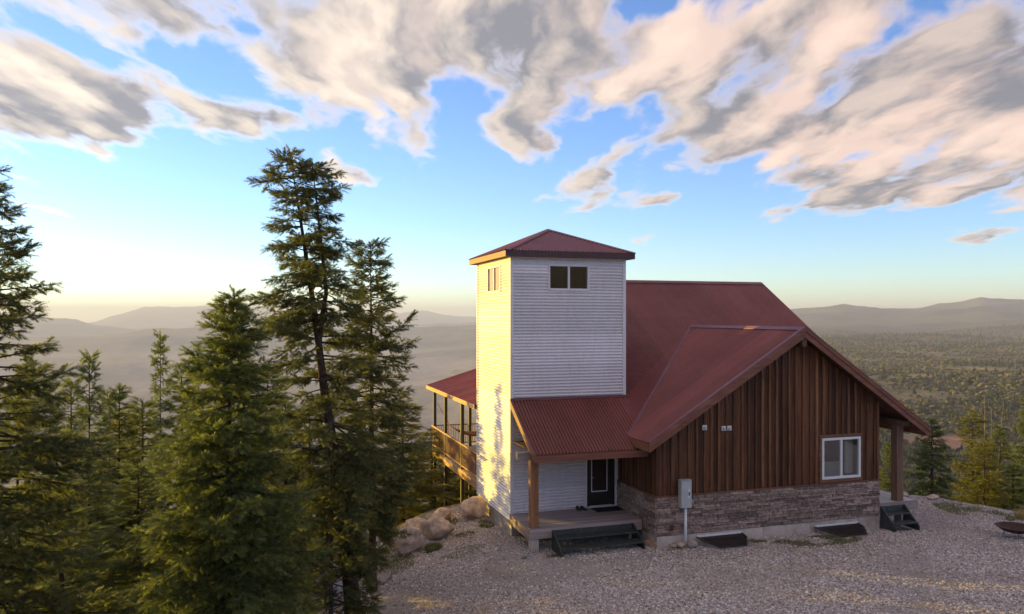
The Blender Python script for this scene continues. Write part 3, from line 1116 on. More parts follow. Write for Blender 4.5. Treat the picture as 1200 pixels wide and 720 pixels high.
WWX0, WWX1, WWZ0, WWZ1 = 10.54, 12.20, 1.32, 2.77
mbs = MB()
yi = YW + 0.05
zt = lambda x: float(zgable(x)) - 0.22
mbs.prism([(XW0 + 0.06, yi, -0.1), (WWX0, yi, -0.1), (WWX0, yi, zt(WWX0)), (GX, yi, GZ - 0.22), (XW0 + 0.06, yi, zt(XW0))], (0, 0.06, 0))
hbuild(mbs, 'sheathing', M['mortar'], shell)
hbuild(MB().prism([(WWX1, yi, -0.1), (XW1 - 0.06, yi, -0.1), (XW1 - 0.06, yi, zt(XW1)), (WWX1, yi, zt(WWX1))], (0, 0.06, 0)), 'sheathing', M['mortar'], shell)
hbuild(MB().prism([(WWX0 + .001, yi, -0.1), (WWX1 - .001, yi, -0.1), (WWX1 - .001, yi, WWZ0), (WWX0 + .001, yi, WWZ0)], (0, 0.06, 0)), 'sheathing', M['mortar'], shell)
hbuild(MB().prism([(WWX0 + .001, yi, WWZ1), (WWX1 - .001, yi, WWZ1), (WWX1 - .001, yi, zt(WWX1)), (WWX0 + .001, yi, zt(WWX0))], (0, 0.06, 0)), 'sheathing', M['mortar'], shell)
hbox('sheathing', M['mortar'], shell, XW0 + 0.06, XW0 + 0.12, YW + 0.12, -0.03, -0.1, 2.9)
hbox('side_wall', M['board'], shell, XW1 - 0.10, XW1, YW + 0.03, 14.4, 0.1, 2.9)
hbuild(MB().prism([(XW1 - 0.1, -2.0, 2.9), (XW1 - 0.1, YR, ZR - 0.3), (XW1 - 0.1, 14.4, 4.0), (XW1 - 0.1, 14.4, 2.9)], (0.09, 0, 0)), 'gable_wall', M['board'], shell)
hbox('back_wall', M['siding'], shell, XW0, XW1 - 0.11, 14.3, 14.4, -3.0, 4.0)
hbuild(MB().prism([(XW0, TW + 0.01, -0.2), (XW0, 14.29, -0.2), (XW0, 14.29, 3.9), (XW0, YR, ZR - 0.3), (XW0, TW + 0.01, zmain(TW) - 0.3)], (0.09, 0, 0)), 'gable_wall', M['siding'], shell)
hbox('room_floor', M['interior'], shell, XW0 + 0.13, XW1 - 0.12, YW + 0.13, 3.0, 0.25, 0.3)
hbox('room_back', M['interior'], shell, XW0 + 0.13, XW1 - 0.12, 1.0, 1.05, 0.31, 2.85)
hbox('room_ceiling', M['interior'], shell, XW0 + 0.13, XW1 - 0.12, YW + 0.13, 3.0, 2.86, 2.9)

bsiding = hpart('board_siding')
ZB0 = 1.195


def board(mat, name, x0, x1, z0, top, y0, y1):
    """upright board on the front wall, its top cut to the roof slope"""
    ta, tb = top(x0), top(x1)
    v = [(x0, y0, z0), (x1, y0, z0), (x1, y1, z0), (x0, y1, z0), (x0, y0, ta), (x1, y0, tb), (x1, y1, tb), (x0, y1, ta)]
    mb = MB().add(v, [(0, 3, 2, 1), (4, 5, 6, 7), (0, 1, 5, 4), (1, 2, 6, 5), (2, 3, 7, 6), (3, 0, 4, 7)])
    return hbuild(mb, name, mat, bsiding, 0.004)


rb = random.Random(5)
x = XW0
topf = lambda q: float(zgable(q)) - 0.20
edges = []
while x < XW1 - 0.05:
    w_ = rb.uniform(0.25, 0.315)
    x2 = min(XW1, x + w_)
    if XW1 - x2 < 0.10:
        x2 = XW1
    edges.append((x, x2))
    x = x2
for a, b in edges:
    dep = rb.uniform(-0.004, 0.006)
    spans = []
    if b <= WWX0 - 0.09 or a >= WWX1 + 0.09:
        spans.append((a, b, ZB0, topf))
    else:
        if a < WWX0 - 0.11:
            spans.append((a, WWX0 - 0.10, WWZ0 - 0.12, lambda q: WWZ1 + 0.12))
        if b > WWX1 + 0.11:
            spans.append((WWX1 + 0.10, b, WWZ0 - 0.12, lambda q: WWZ1 + 0.12))
        spans.append((a, b, ZB0, lambda q: WWZ0 - 0.12))
        spans.append((a, b, WWZ1 + 0.12, topf))
    for s0, s1, z0, tp in spans:
        if s1 - s0 > 0.03:
            board(M['board'], 'board', s0 + 0.002, s1 - 0.002, z0, tp, YW + 0.022 + dep, YW + 0.045)
    if a > XW0 + 0.05:
        h = rb.uniform(0.032, 0.060)
        sp = [(ZB0, topf)]
        if WWX0 - 0.12 < a < WWX1 + 0.12:
            sp = [(ZB0, lambda q: WWZ0 - 0.12), (WWZ1 + 0.12, topf)]
        for z0, tp in sp:
            board(M['batten'], 'batten', a - h, a + h, z0, tp, YW - 0.018 - rb.uniform(0, 0.012), YW + 0.020)
hbox('corner_board', M['board'], bsiding, XW0 - 0.012, XW0 + 0.10, YW - 0.012, YW + 0.0215, ZB0, topf(XW0 - 0.02), bevel=0.004)
hbox('corner_board', M['batten'], bsiding, XW1 - 0.09, XW1 + 0.012, YW - 0.010, YW + 0.0215, ZB0, topf(XW1 + 0.02), bevel=0.004)
# the return wall beside the door
y = YW + 0.02
while y < -0.05:
    y2 = min(-0.03, y + rb.uniform(0.21, 0.28))
    hbox('board', M['board'], bsiding, XW0 + 0.02, XW0 + 0.045, y + 0.002, y2 - 0.002, ZB0, 2.95, bevel=0.004)
    hbox('batten', M['batten'], bsiding, XW0 - 0.004, XW0 + 0.019, y2 - 0.045, y2 + 0.03, ZB0, 2.95, bevel=0.004)
    y = y2
tr = hpart('wall_trim')
hbox('water_table', M['trimwood'], tr, XW0 - 0.05, XW1 + 0.04, YW - 0.055, YW + 0.03, 1.145, 1.19, bevel=0.006)
hbox('water_table', M['trimwood'], tr, XW0 - 0.053, XW0 + 0.03, YW + 0.032, -0.03, 1.145, 1.19, bevel=0.006)
# window in the boards
hbox('window_casing', M['trimwood'], tr, WWX0 - 0.10, WWX1 + 0.10, YW - 0.012, YW + 0.04, WWZ1 + 0.002, WWZ1 + 0.115, bevel=0.004)
hbox('window_casing', M['trimwood'], tr, WWX0 - 0.10, WWX1 + 0.10, YW - 0.012, YW + 0.04, WWZ0 - 0.115, WWZ0 - 0.002, bevel=0.004)
hbox('window_casing', M['trimwood'], tr, WWX0 - 0.10, WWX0 - 0.002, YW - 0.010, YW + 0.04, WWZ0 - 0.001, WWZ1 + 0.001, bevel=0.004)
hbox('window_casing', M['trimwood'], tr, WWX1 + 0.002, WWX1 + 0.10, YW - 0.010, YW + 0.04, WWZ0 - 0.001, WWZ1 + 0.001, bevel=0.004)
w, bx = window(WWX0, WWX1, WWZ0, WWZ1, YW + 0.01, 'x', -1, 0.50, 0.085, 'white')
bx('curtain', M['curtain'], WWX0 + 1.22, WWX1 - 0.10, -0.28, -0.25, WWZ0 + 0.09, WWZ1 - 0.08, 0)
bx('curtain', M['curtain'], WWX0 + 0.09, WWX0 + 0.22, -0.28, -0.25, WWZ0 + 0.40, WWZ1 - 0.08, 0)
bx('sofa_back', M['curtain'], WWX0 + 0.10, WWX1 - 0.40, -0.65, -0.50, WWZ0 - 0.3, WWZ0 + 0.48, 0)

# ---- ledgestone veneer
stone = hpart('stone_veneer')
hbox('stone_backing', M['mortar'], stone, XW0 + 0.01, XW1 - 0.01, YW - 0.002, YW + 0.049, -0.13, 1.143)
hbox('stone_backing', M['mortar'], stone, XW0 - 0.002, XW0 + 0.058, YW + 0.05, -0.032, -0.13, 1.143)
templ = []
rs_ = random.Random(3)
for k in range(10):
    bm = bmesh.new()
    bmesh.ops.create_cube(bm, size=1.0)
    bmesh.ops.subdivide_edges(bm, edges=bm.edges[:], cuts=1, use_grid_fill=True)
    for v in bm.verts:
        if v.co.y < -0.4:
            v.co.y += rs_.uniform(-0.05, 0.30)
            v.co.x *= rs_.uniform(0.93, 1.0)
            v.co.z *= rs_.uniform(0.80, 1.0)
    me = bpy.data.meshes.new('stone')
    bm.to_mesh(me)
    bm.free()
    me.materials.append(M['stone'])
    templ.append(me)


def stones(length, place):
    z = -0.12
    while z < 1.13:
        h = min(rs_.uniform(0.064, 0.112), 1.14 - z)
        if 1.14 - (z + h) < 0.05:
            h = 1.14 - z
        s = -rs_.uniform(0, 0.2)
        while s < length - 0.02:
            l = rs_.uniform(0.34, 1.0)
            a, b = max(0, s), min(length, s + l)
            if length - b < 0.12:
                b = length
            if b - a > 0.05:
                place((a + b) / 2, z + h / 2, b - a - 0.006, h - 0.006, rs_.uniform(0.035, 0.075))
            s = b if b == length else s + l
        z += h


stones(XW1 - XW0, lambda s, z, l, h, d: link_mesh('stone', rs_.choice(templ), stone, (XW0 + s, YW - d / 2, z + 0.5), (0, 0, 0), (l, d + 0.02, h)))
stones(-0.03 - YW + 0.03, lambda s, z, l, h, d: link_mesh('stone', rs_.choice(templ), stone, (XW0 - d / 2, YW - 0.03 + s, z + 0.5), (0, 0, R(-90)), (l, d + 0.02, h)))
# concrete footing
foot = hpart('concrete_footing')
x = XW0 + 0.0
while x < XW1 - 0.1:
    x2 = min(XW1, x + rs_.uniform(0.85, 1.15))
    hbox('footing_block', M['concrete'], foot, x + 0.004, x2 - 0.004, YW - 0.035, YW + 0.2, -0.85, -0.128 - rs_.uniform(0, 0.02), bevel=0.006)
    x = x2
hbox('footing_block', M['concrete'], foot, XW0 - 0.03, XW0 + 0.2, YW + 0.202, -0.03, -0.85, -0.13, bevel=0.006)
hbox('footing_block', M['concrete'], foot, XW1 - 0.2, XW1, YW + 0.202, 14.4, -3.5, -0.13)
hbox('footing_block', M['concrete'], foot, XW0, XW0 + 0.2, TW + 0.02, 14.4, -4.5, -0.21)

# ---- small things fixed to the front wall
for px, z, s in ((5.82, 3.36, 0.17), (6.55, 3.30, 0.16), (6.77, 3.30, 0.16)):
    f_ = hpart('wall_light')
    hbox('back_plate', M['white'], f_, px - s / 2, px + s / 2, YW - 0.045, YW - 0.006, z - s / 2, z + s / 2, bevel=0.006)
    hbox('lamp_head', M['greybox'], f_, px - s * 0.3, px + s * 0.3, YW - 0.11, YW - 0.046, z - s * 0.45, z + s * 0.2, bevel=0.01)
hbox('red_valve_cover', plain('red_paint', (0.16, 0.02, 0.02), 0.5), cabin, 4.48, 4.62, YW - 0.13, YW - 0.08, 0.05, 0.24, bevel=0.01)

# ---- front door
door = hpart('front_door')
DX0, DX1, DZ0, DZ1 = 2.82, 3.88, 0.30, 2.46
hbox('door_frame', M['black'], door, DX0, DX0 + 0.08, -0.075, -0.026, DZ0, DZ1)
hbox('door_frame', M['black'], door, DX1 - 0.08, DX1, -0.075, -0.026, DZ0, DZ1)
hbox('door_frame', M['black'], door, DX0 + 0.08, DX1 - 0.08, -0.075, -0.026, DZ1 - 0.07, DZ1)
hbox('door_leaf', M['black'], door, DX0 + 0.082, DX1 - 0.082, -0.058, -0.026, DZ0 + 0.02, DZ1 - 0.072)
gx0, gx1, gz0, gz1 = 2.97, 3.60, 0.80, 2.25
for a in ((gx0, gx0 + 0.035, gz0, gz1), (gx1 - 0.035, gx1, gz0, gz1), (gx0 + 0.036, gx1 - 0.036, gz0, gz0 + 0.035), (gx0 + 0.036, gx1 - 0.036, gz1 - 0.035, gz1)):
    hbox('lite_frame', M['trim'], door, a[0], a[1], -0.072, -0.0585, a[2], a[3])
hbox('pane', plain('dark_door_glass', (0.03, 0.018, 0.016), 0.08), door, gx0 + 0.036, gx1 - 0.036, -0.064, -0.0585, gz0 + 0.036, gz1 - 0.036)
hbuild(MB().tube([(2.945, -0.06, 1.32), (2.945, -0.12, 1.32), (3.05, -0.12, 1.32)], 0.014, 8), 'handle', M['galv'], door)
hbox('threshold', M['trim'], door, DX0 - 0.02, DX1 + 0.02, -0.14, -0.026, 0.262, 0.298)
hbox('door_casing', M['trim'], door, DX1 + 0.002, DX1 + 0.12, -0.06, -0.026, 0.27, 2.6)
hbox('door_casing', M['trim'], door, DX0 - 0.05, DX0 - 0.002, -0.05, -0.026, 0.27, 2.6)

# ---- front porch
porch = hpart('porch_deck')
YP = -2.05
nb_ = 14
for i in range(nb_):
    y0 = YP + i * (-0.03 - YP) / nb_
    hbox('deck_board', M['deck'], porch, -0.02, XW0 - 0.08, y0 + 0.003, y0 + (-0.03 - YP) / nb_ - 0.003, 0.212, 0.25, bevel=0.003)
hbox('rim_board', M['rimx'], porch, -0.02, XW0 - 0.08, YP + 0.002, YP + 0.04, 0.05, 0.21, bevel=0.003)
hbox('rim_board', M['rimx'], porch, -0.02, XW0 - 0.08, YP + 0.008, YP + 0.045, -0.10, 0.045, bevel=0.003)
hbox('rim_board', M['rim'], porch, -0.062, -0.022, YP - 0.002, -0.03, 0.02, 0.252, bevel=0.003)
hbox('rim_board', M['rim'], porch, -0.058, -0.022, YP + 0.002, -0.03, -0.11, 0.015, bevel=0.003)
for i in range(5):
    hbox('joist', M['rimx'], porch, 0.3 + i * 0.8, 0.34 + i * 0.8, YP + 0.05, -0.05, 0.0, 0.205)
hbox('pier', M['concrete'], porch, 0.03, 0.30, YP + 0.06, YP + 0.33, -0.75, -0.11, bevel=0.01)
hbox('pier', M['concrete'], porch, 3.5, 3.77, YP + 0.06, YP + 0.33, -0.75, -0.11, bevel=0.01)
hbox('porch_post', M['post'], porch, 0.02, 0.28, YP + 0.03, YP + 0.29, 0.251, 2.45, bevel=0.008)
hbox('porch_beam', M['beamgrey'], porch, -0.42, XW0 - 0.06, YP + 0.02, YP + 0.28, 2.452, 2.70, bevel=0.008)
hbox('porch_ceiling', M['soffit'], porch, 0.03, XW0 - 0.06, YP + 0.30, -0.03, 2.72, 2.76)

# ---- covered deck along the side of the house
sdeck = hpart('side_deck')
Y0D, Y1D = TW + 0.02, 13.0
for i in range(28):
    x0 = 0.02 + i * 0.142
    hbox('deck_board', M['deck'], sdeck, x0, x0 + 0.136, Y0D, Y1D, 0.46, 0.50)
hbox('rim_board', M['deckfascia'], sdeck, -0.04, 0.012, Y0D, Y1D, 0.16, 0.49, bevel=0.004)
hbox('rim_board', M['deckfascia'], sdeck, -0.04, 4.0, Y1D + 0.002, Y1D + 0.05, 0.16, 0.49, bevel=0.004)
for i in range(9):
    hbox('joist', M['soffit'], sdeck, 0.02, 3.95, Y0D + 0.3 + i, Y0D + 0.35 + i, 0.22, 0.455)
for y in (12.58, 10.18, 7.03):
    hbox('deck_post', M['darkpost'], sdeck, -0.02, 0.12, y - 0.07, y + 0.07, float(ground(0, y)) - 0.5, 3.36, bevel=0.006)
for x in (1.8, 3.7):
    hbox('deck_post', M['darkpost'], sdeck, x, x + 0.14, 12.55, 12.69, float(ground(x, 12.6)) - 0.5, 3.9, bevel=0.006)
hbox('porch_beam', M['deckfascia'], sdeck, -0.03, 0.11, Y0D, Y1D + 0.4, 3.36, 3.50)
# railings
rail = hpart('deck_railing')
hbox('top_rail', M['deckfascia'], rail, -0.03, 0.06, Y0D, Y1D - 0.02, 1.55, 1.61, bevel=0.006)
hbox('bottom_rail', M['deckfascia'], rail, -0.02, 0.05, Y0D, Y1D - 0.02, 0.63, 0.68, bevel=0.006)
bal = None
for i in range(72):
    y = Y0D + 0.06 + i * 0.12
    if bal is None:
        bal = hbox('baluster', M['railmetal'], rail, 0.002, 0.024, y, y + 0.030, 0.681, 1.549)
        y_first = y
    else:
        o = link_mesh('baluster', bal.data, rail, (0, y - y_first, 0.5))
hbox('top_rail', M['railmetal'], rail, 0.12, 3.95, Y1D - 0.05, Y1D + 0.0, 1.55, 1.60)
hbox('bottom_rail', M['railmetal'], rail, 0.12, 3.95, Y1D - 0.05, Y1D + 0.0, 0.63, 0.68)
bal = None
for i in range(30):
    x = 0.2 + i * 0.125
    if bal is None:
        bal = hbox('baluster', M['railmetal'], rail, x, x + 0.03, Y1D - 0.04, Y1D - 0.01, 0.681, 1.549)
        x_first = x
    else:
        link_mesh('baluster', bal.data, rail, (x - x_first, 0, 0.5))
# its lean-to roof
lean = hpart('deck_roof')
roof_sheets(lean, Y0D + 0.03, 13.7, lambda y: -0.12, lambda y: 3.98, lambda y, x: (x, y, 3.58 + 0.30 * x), (-0.3, 0, 1), 0.95)
hbuild(MB().prism([(-0.1, Y0D + 0.03, 3.53), (3.98, Y0D + 0.03, 3.53 + 1.22), (3.98, 13.68, 3.53 + 1.22), (-0.1, 13.68, 3.53)], (0, 0, -0.06)), 'roof_deck', M['soffit'], lean)
hbox('fascia', M['deckfascia'], lean, -0.16, -0.125, Y0D + 0.03, 13.72, 3.38, 3.56, bevel=0.004)
hbuild(MB().prism([(-0.16, 13.70, 3.38), (-0.16, 13.70, 3.57), (3.98, 13.70, 4.80), (3.98, 13.70, 4.61)], (0, 0.04, 0)), 'rake_board', M['deckfascia'], lean)

M['paleboard'] = wood('pale_deck_board', (0.42, 0.38, 0.35), (0.60, 0.55, 0.51), 1, 0.7, 16.0, 0.1, False)
# ---- side porch on the right
sp = hpart('side_porch')
for i in range(12):
    x0 = XW1 + 0.02 + i * 0.142
    hbox('deck_board', M['paleboard'], sp, x0, x0 + 0.136, YW + 0.05, 9.0, 0.26, 0.30)
hbox('rim_board', M['rimx'], sp, XW1 + 0.02, XW1 + 1.74, YW + 0.01, YW + 0.048, -0.02, 0.30, bevel=0.003)
hbox('rim_board', M['rimx'], sp, XW1 + 1.742, XW1 + 1.78, YW + 0.01, 9.0, -0.02, 0.302, bevel=0.003)
hbox('porch_post', M['oldpost'], sp, 13.90, 14.20, YW + 0.05, YW + 0.35, 0.301, 3.08, bevel=0.01)
hbox('pier', M['concrete'], sp, 14.1, 14.5, YW + 0.06, YW + 0.4, -1.0, -0.025)
hbox('porch_beam', M['oldpost'], sp, 13.92, 14.2, YW - 0.2, 3.2, 3.082, 3.27, bevel=0.008)
for yy in (2.5, 8.6):
    hbox('pier', M['concrete'], sp, 14.1, 14.5, yy, yy + 0.3, -4.0, -0.025)


# ------------------------------------------------------------------ things round the house
def steps(x0, x1, yb, yf, zt_, zb_, label):
    """freestanding steps: two sloping stringers, treads with open risers"""
    t = empty('porch_steps', ((x0 + x1) / 2, (yb + yf) / 2, zb_))
    tag(t, label, 'steps', 'dark painted wooden steps')
    o = np.array([(x0 + x1) / 2, (yb + yf) / 2, zb_])

    def L(mb, name, bevel=0.004):
        return mb.build(name, M['steps'], t, bevel, loc=tuple(-o))
    for xs in (x0, x1 - 0.05):
        mb = MB().prism([(xs, yb, zt_), (xs, yb, zb_ - 0.02), (xs, yf - 0.02, zb_ - 0.02), (xs, yf - 0.02, zb_ + 0.14), (xs, yb - 0.06, zt_)], (0.05, 0, 0))
        L(mb, 'stringer')
    rise = (zt_ - zb_) / 3
    run = (yb - yf) / 2
    for k in range(2):
        z = zt_ - rise * (k + 1) + 0.02
        yc = yb - run * k
        L(MB().box(x0 + 0.051, x1 - 0.051, yc - run + 0.01, yc + 0.03, z - 0.045, z), 'tread')
    L(MB().box(x0 + 0.051, x1 - 0.051, yb - 0.03, yb - 0.002, zt_ - rise + 0.025, zt_ - 0.01), 'riser')
    return t


steps(0.72, 3.62, YP - 0.01, YP - 0.86, 0.16, float(yz(2, -2.9)) + 0.02, 'wide dark green wooden steps up to the front porch')
steps(13.08, 14.16, YW - 0.01, YW - 0.72, 0.20, float(yz(14, -3.8)) + 0.02, 'narrow dark green steps up to the side porch post')


def well(x0, x1, xf0, xf1, yf, label):
    """window well: galvanised rim against the wall with a dark grate over it"""
    zb_ = float(yz((x0 + x1) / 2, yf)) - 0.05
    t = empty('window_well', ((x0 + x1) / 2, YW, zb_))
    tag(t, label, 'window well', 'covered window wells')
    o = np.array([(x0 + x1) / 2, YW, zb_])
    y0 = YW - 0.05
    outline = [(x0, y0), (x0 + 0.03, y0 - 0.35), (xf0, yf), (xf1, yf), (x1 - 0.03, y0 - 0.35), (x1, y0)]

    def zc(y_):
        """the cover slopes from the wall down to the gravel"""
        return zb_ + 0.20 - 0.13 * (y0 - y_) / (y0 - yf)

    def piece(mb, name, mat, bevel=0.0):
        mb.build(name, M[mat], t, bevel, loc=tuple(-o))
    for (a, b) in zip(outline[:-1], outline[1:]):
        za, zb2 = zc(a[1]), zc(b[1])
        piece(MB().prism([(*a, za - 0.35), (*b, zb2 - 0.35), (*b, zb2), (*a, za)], (0.012, 0.012, 0)), 'rim_panel', 'galv')
        piece(MB().bar((*a, za + 0.022), (*b, zb2 + 0.022), 0.05, 0.035), 'frame_bar', 'grate', 0.004)
    piece(MB().box(x0 - 0.02, x1 + 0.02, y0 - 0.04, y0 + 0.005, zc(y0) + 0.0, zc(y0) + 0.07), 'wall_strip', 'white', 0.004)

    def span(x):
        """front end of a grate bar at x"""
        for (ax, ay), (bx_, by) in zip(outline[:-1], outline[1:]):
            if ax <= x <= bx_ and bx_ > ax:
                return ay + (by - ay) * (x - ax) / (bx_ - ax)
        return y0
    n = 34
    for i in range(n):
        x = x0 + 0.04 + (x1 - x0 - 0.08) * i / (n - 1)
        ye = span(x) + 0.02
        piece(MB().bar((x, ye, zc(ye) + 0.020), (x, y0 - 0.045, zc(y0 - 0.045) + 0.020), 0.020, 0.014), 'grate_bar', 'grate')
    for f in (0.3, 0.62):
        yy = y0 + (yf - y0) * f
        piece(MB().bar((x0 + 0.05 + 0.3 * f, yy, zc(yy) + 0.004), (x1 - 0.05 - 0.36 * f, yy, zc(yy) + 0.004), 0.03, 0.014), 'cross_bar', 'rust')
    piece(MB().prism([(p[0] * 0.98 + 0.02 * (x0 + x1) / 2, p[1] * 0.99 + 0.01 * y0, zc(p[1]) - 0.10) for p in outline], (0, 0, 0.01)), 'well_cover_mesh', 'rust')


well(5.52, 7.22, 5.85, 6.80, YW - 0.98, 'dark grated window well beside the grey electrical box')
well(10.22, 12.02, 10.62, 11.60, YW - 0.98, 'dark grated window well below the white framed window')

# electrical box on its conduit
ex, ey = 4.98, YW - 0.20
ez = float(yz(ex, ey))
eb = empty('electrical_box', (ex, ey, ez))
tag(eb, 'grey electrical disconnect box on a pale conduit against the stone base', 'electrical box')
eo = (-ex, -ey, -ez)
ZB = 1.38 - 0.45
MB().box(ex - 0.19, ex + 0.19, ey - 0.09, ey + 0.12, 0.80, 1.70).build('box_body', M['greybox'], eb, 0.012, loc=eo)
MB().box(ex - 0.185, ex + 0.185, ey - 0.108, ey - 0.091, 0.815, 1.685).build('box_cover', M['greybox'], eb, 0.006, loc=eo)
MB().box(ex - 0.2, ex + 0.2, ey - 0.12, ey + 0.12, 1.702, 1.72).build('rain_hood', M['greybox'], eb, 0.004, loc=eo)
MB().box(ex + 0.05, ex + 0.11, ey - 0.125, ey - 0.109, 1.14, 1.42).build('latch_plate', M['white'], eb, 0.004, loc=eo)
MB().box(ex + 0.062, ex + 0.098, ey - 0.145, ey - 0.126, 1.22, 1.33).build('latch', M['black'], eb, 0.004, loc=eo)
MB().tube([(ex + 0.02, ey, ez - 0.1), (ex + 0.02, ey, 0.80)], 0.048, 12).build('conduit', M['white'], eb, 0.0, True, loc=eo)

# doormat, shoes, timber block
mat_ = empty('doormat', (3.42, -0.45, 0.252))
tag(mat_, 'dark brown doormat lying before the front door', 'doormat')
MB().box(-0.50, 0.50, -0.30, 0.26, 0.0, 0.014).build('mat_pile', M['rubber'], mat_, 0.004)
for a in ((-0.52, 0.52, -0.32, -0.302), (-0.52, 0.52, 0.262, 0.28), (-0.52, -0.502, -0.30, 0.26), (0.502, 0.52, -0.30, 0.26)):
    MB().box(*a, 0.0, 0.010).build('mat_edge', M['grate'], mat_, 0.0)


def shoe(x, y, rz, label):
    t = empty('shoe', (x, y, 0.252))
    t.rotation_euler = (0, 0, rz)
    tag(t, label, 'shoe', 'pair of black shoes on the porch')
    L, n = 0.29, 12
    sec = []
    for i in range(n + 1):
        s = i / n
        wd = 0.048 * (math.sin(math.pi * (0.12 + 0.80 * s)) ** 0.5) * (1.0 if s > 0.35 else 0.9)
        hg = 0.105 - 0.065 * ss(np.array(s), 0.3, 0.85)
        if s > 0.94:
            hg, wd = hg * 0.6, wd * 0.7
        sec.append((s * L - L / 2, wd, float(hg)))
    mb = MB()
    k = 8
    vs, fs = [], []
    for (a, wd, hg) in sec:
        for j in range(k):
            th = math.pi * j / (k - 1)
            vs.append((a, wd * math.cos(th), 0.02 + hg * math.sin(th) ** 0.8))
    for i in range(n):
        for j in range(k - 1):
            fs.append((i * k + j, i * k + j + 1, (i + 1) * k + j + 1, (i + 1) * k + j))
    fs += [tuple(range(k)), tuple(range(n * k, (n + 1) * k))]
    mb.add(vs, fs)
    mb.build('upper', M['black'], t, 0.0, True)
    sm = MB()
    vs = [(a, s_ * wd * 1.06) for s_ in (1, -1) for (a, wd, hg) in (sec if s_ == 1 else sec[::-1])]
    sm.prism([(p[0], p[1], 0.0) for p in vs], (0, 0, 0.02))
    sm.build('sole', M['rubber'], t)
    MB().tube([(-0.10, 0, 0.118), (-0.05, 0, 0.120), (-0.02, 0, 0.110)], [0.026, 0.03, 0.02], 8).build('opening', M['grate'], t, 0.0, True)


shoe(2.40, -0.26, R(-80), 'black shoe on the porch boards, its toe towards the steps')
shoe(2.58, -0.30, R(-58), 'black shoe turned slightly towards the doormat')

bk = empty('timber_block', (4.02, YP - 0.62, float(yz(4.0, YP - 0.62))))
bk.rotation_euler = (0, 0, R(-62))
tag(bk, 'short pale sawn timber block lying on gravel beside the steps', 'timber block')
MB().box(-0.24, 0.24, -0.11, 0.11, 0.0, 0.19).build('sawn_block', M['rim'], bk, 0.012)
for e in (-1, 1):
    MB().tube([(e * 0.2405, 0, 0.095), (e * 0.2425, 0, 0.095)], [0.06, 0.06], 10).build('end_grain', M['deckfascia'], bk)
stick = MB().bar((-0.2, 0, 0.03), (0.2, 0.03, 0.05), 0.09, 0.035).build('board_offcut', M['rim'], None, 0.004, loc=(4.42, YP - 0.78, float(yz(4.42, YP - 0.78))))
tag(stick, 'thin wood offcut on gravel between timber block and stones', 'wood offcut')


def rock_mesh(seed, sub=3, rough=0.22, flat=0.75, mat='boulder'):
    r0 = random.Random(seed)
    bm = bmesh.new()
    bmesh.ops.create_icosphere(bm, subdivisions=sub, radius=1.0)
    offs = [(Vector((r0.gauss(0, 1), r0.gauss(0, 1), r0.gauss(0, 1))).normalized(), r0.uniform(0.60, 0.84)) for _ in range(16)]
    from mathutils import noise as mn
    sh = Vector((seed * 3.1, seed * 1.7, 0))
    for v in bm.verts:
        p = v.co.copy()
        for n_, d_ in offs:            # shave flats off the ball
            k = p.dot(n_)
            if k > d_:
                p -= n_ * (k - d_) * 0.97
        p += p.normalized() * ((mn.fractal(p * 1.6 + sh, 1.0, 2.0, 4) * 0.5 + abs(mn.fractal(p * 5.0 + sh, 0.8, 2.0, 3)) * -0.16) * rough)
        p.z *= flat
        v.co = p
    for f in bm.faces:
        f.smooth = True
    me = bpy.data.meshes.new('boulder')
    bm.to_mesh(me)
    bm.free()
    me.materials.append(M[mat])
    return me


def rock(name, x, y, sx, sy, sz, rz, seed, mat, label, cat, group, sink=0.3, flat=0.75):
    z = float(yz(x, y))
    o = link_mesh(name, rock_mesh(seed, 4 if sx > 0.3 else 2, 0.2, flat, mat), None, (x, y, z + sz * flat * (1 - sink)), (0, 0, rz), (sx, sy, sz))
    return tag(o, label, cat, group)


GB = 'boulders along the yard edge'
rock('boulder', -3.45, 0.45, 0.56, 0.50, 0.60, 0.4, 1, 'boulder', 'rounded tan boulder with one sunlit side by a grass clump', 'boulder', GB, 0.25, 0.85)
rock('boulder', -2.3, 1.35, 0.70, 0.54, 0.54, -0.3, 2, 'boulder', 'broad low pinkish boulder in front of the deck posts', 'boulder', GB, 0.35)
rock('boulder', -0.62, 2.75, 0.62, 0.50, 0.62, 0.2, 3, 'boulder', 'brown boulder leaning against the tower foundation', 'boulder', GB, 0.25, 0.8)
rock('boulder', -4.35, 1.05, 0.46, 0.38, 0.46, 0.8, 4, 'greyboulder', 'pale grey boulder beside the rounded tan one', 'boulder', GB, 0.3)
rock('boulder', -2.75, 2.6, 0.55, 0.40, 0.42, 0.1, 5, 'boulder', 'sunlit orange boulder half hidden behind the broad low one', 'boulder', GB, 0.3)
rock('boulder', -1.7, 3.2, 0.5, 0.4, 0.40, 0.5, 6, 'boulder', 'small boulder below the deck posts at the slope edge', 'boulder', GB, 0.35)
rock('boulder', -4.75, -1.75, 0.42, 0.36, 0.36, 0.2, 7, 'boulder', 'tan boulder half hidden by a low fir branch', 'boulder', GB, 0.35)
rock('boulder', -6.45, -2.5, 0.62, 0.55, 0.62, 1.2, 8, 'greyboulder', 'large grey boulder behind the leaning fir trunk', 'boulder', GB, 0.25, 0.85)
for k, (x, y, s, lb) in enumerate(((18.4, 1.6, 0.5, 'low pink boulder on the rim in front of the dark young fir'), (19.3, 0.8, 0.4, 'flat pinkish boulder on the rim right of the low pink one'))):
    rock('boulder', x, y, s * 1.0, s * 0.6, s * 0.42, 0.6 - 0.3 * k, 20 + k, 'boulder', lb, 'boulder', 'boulders on the far rim', 0.45)
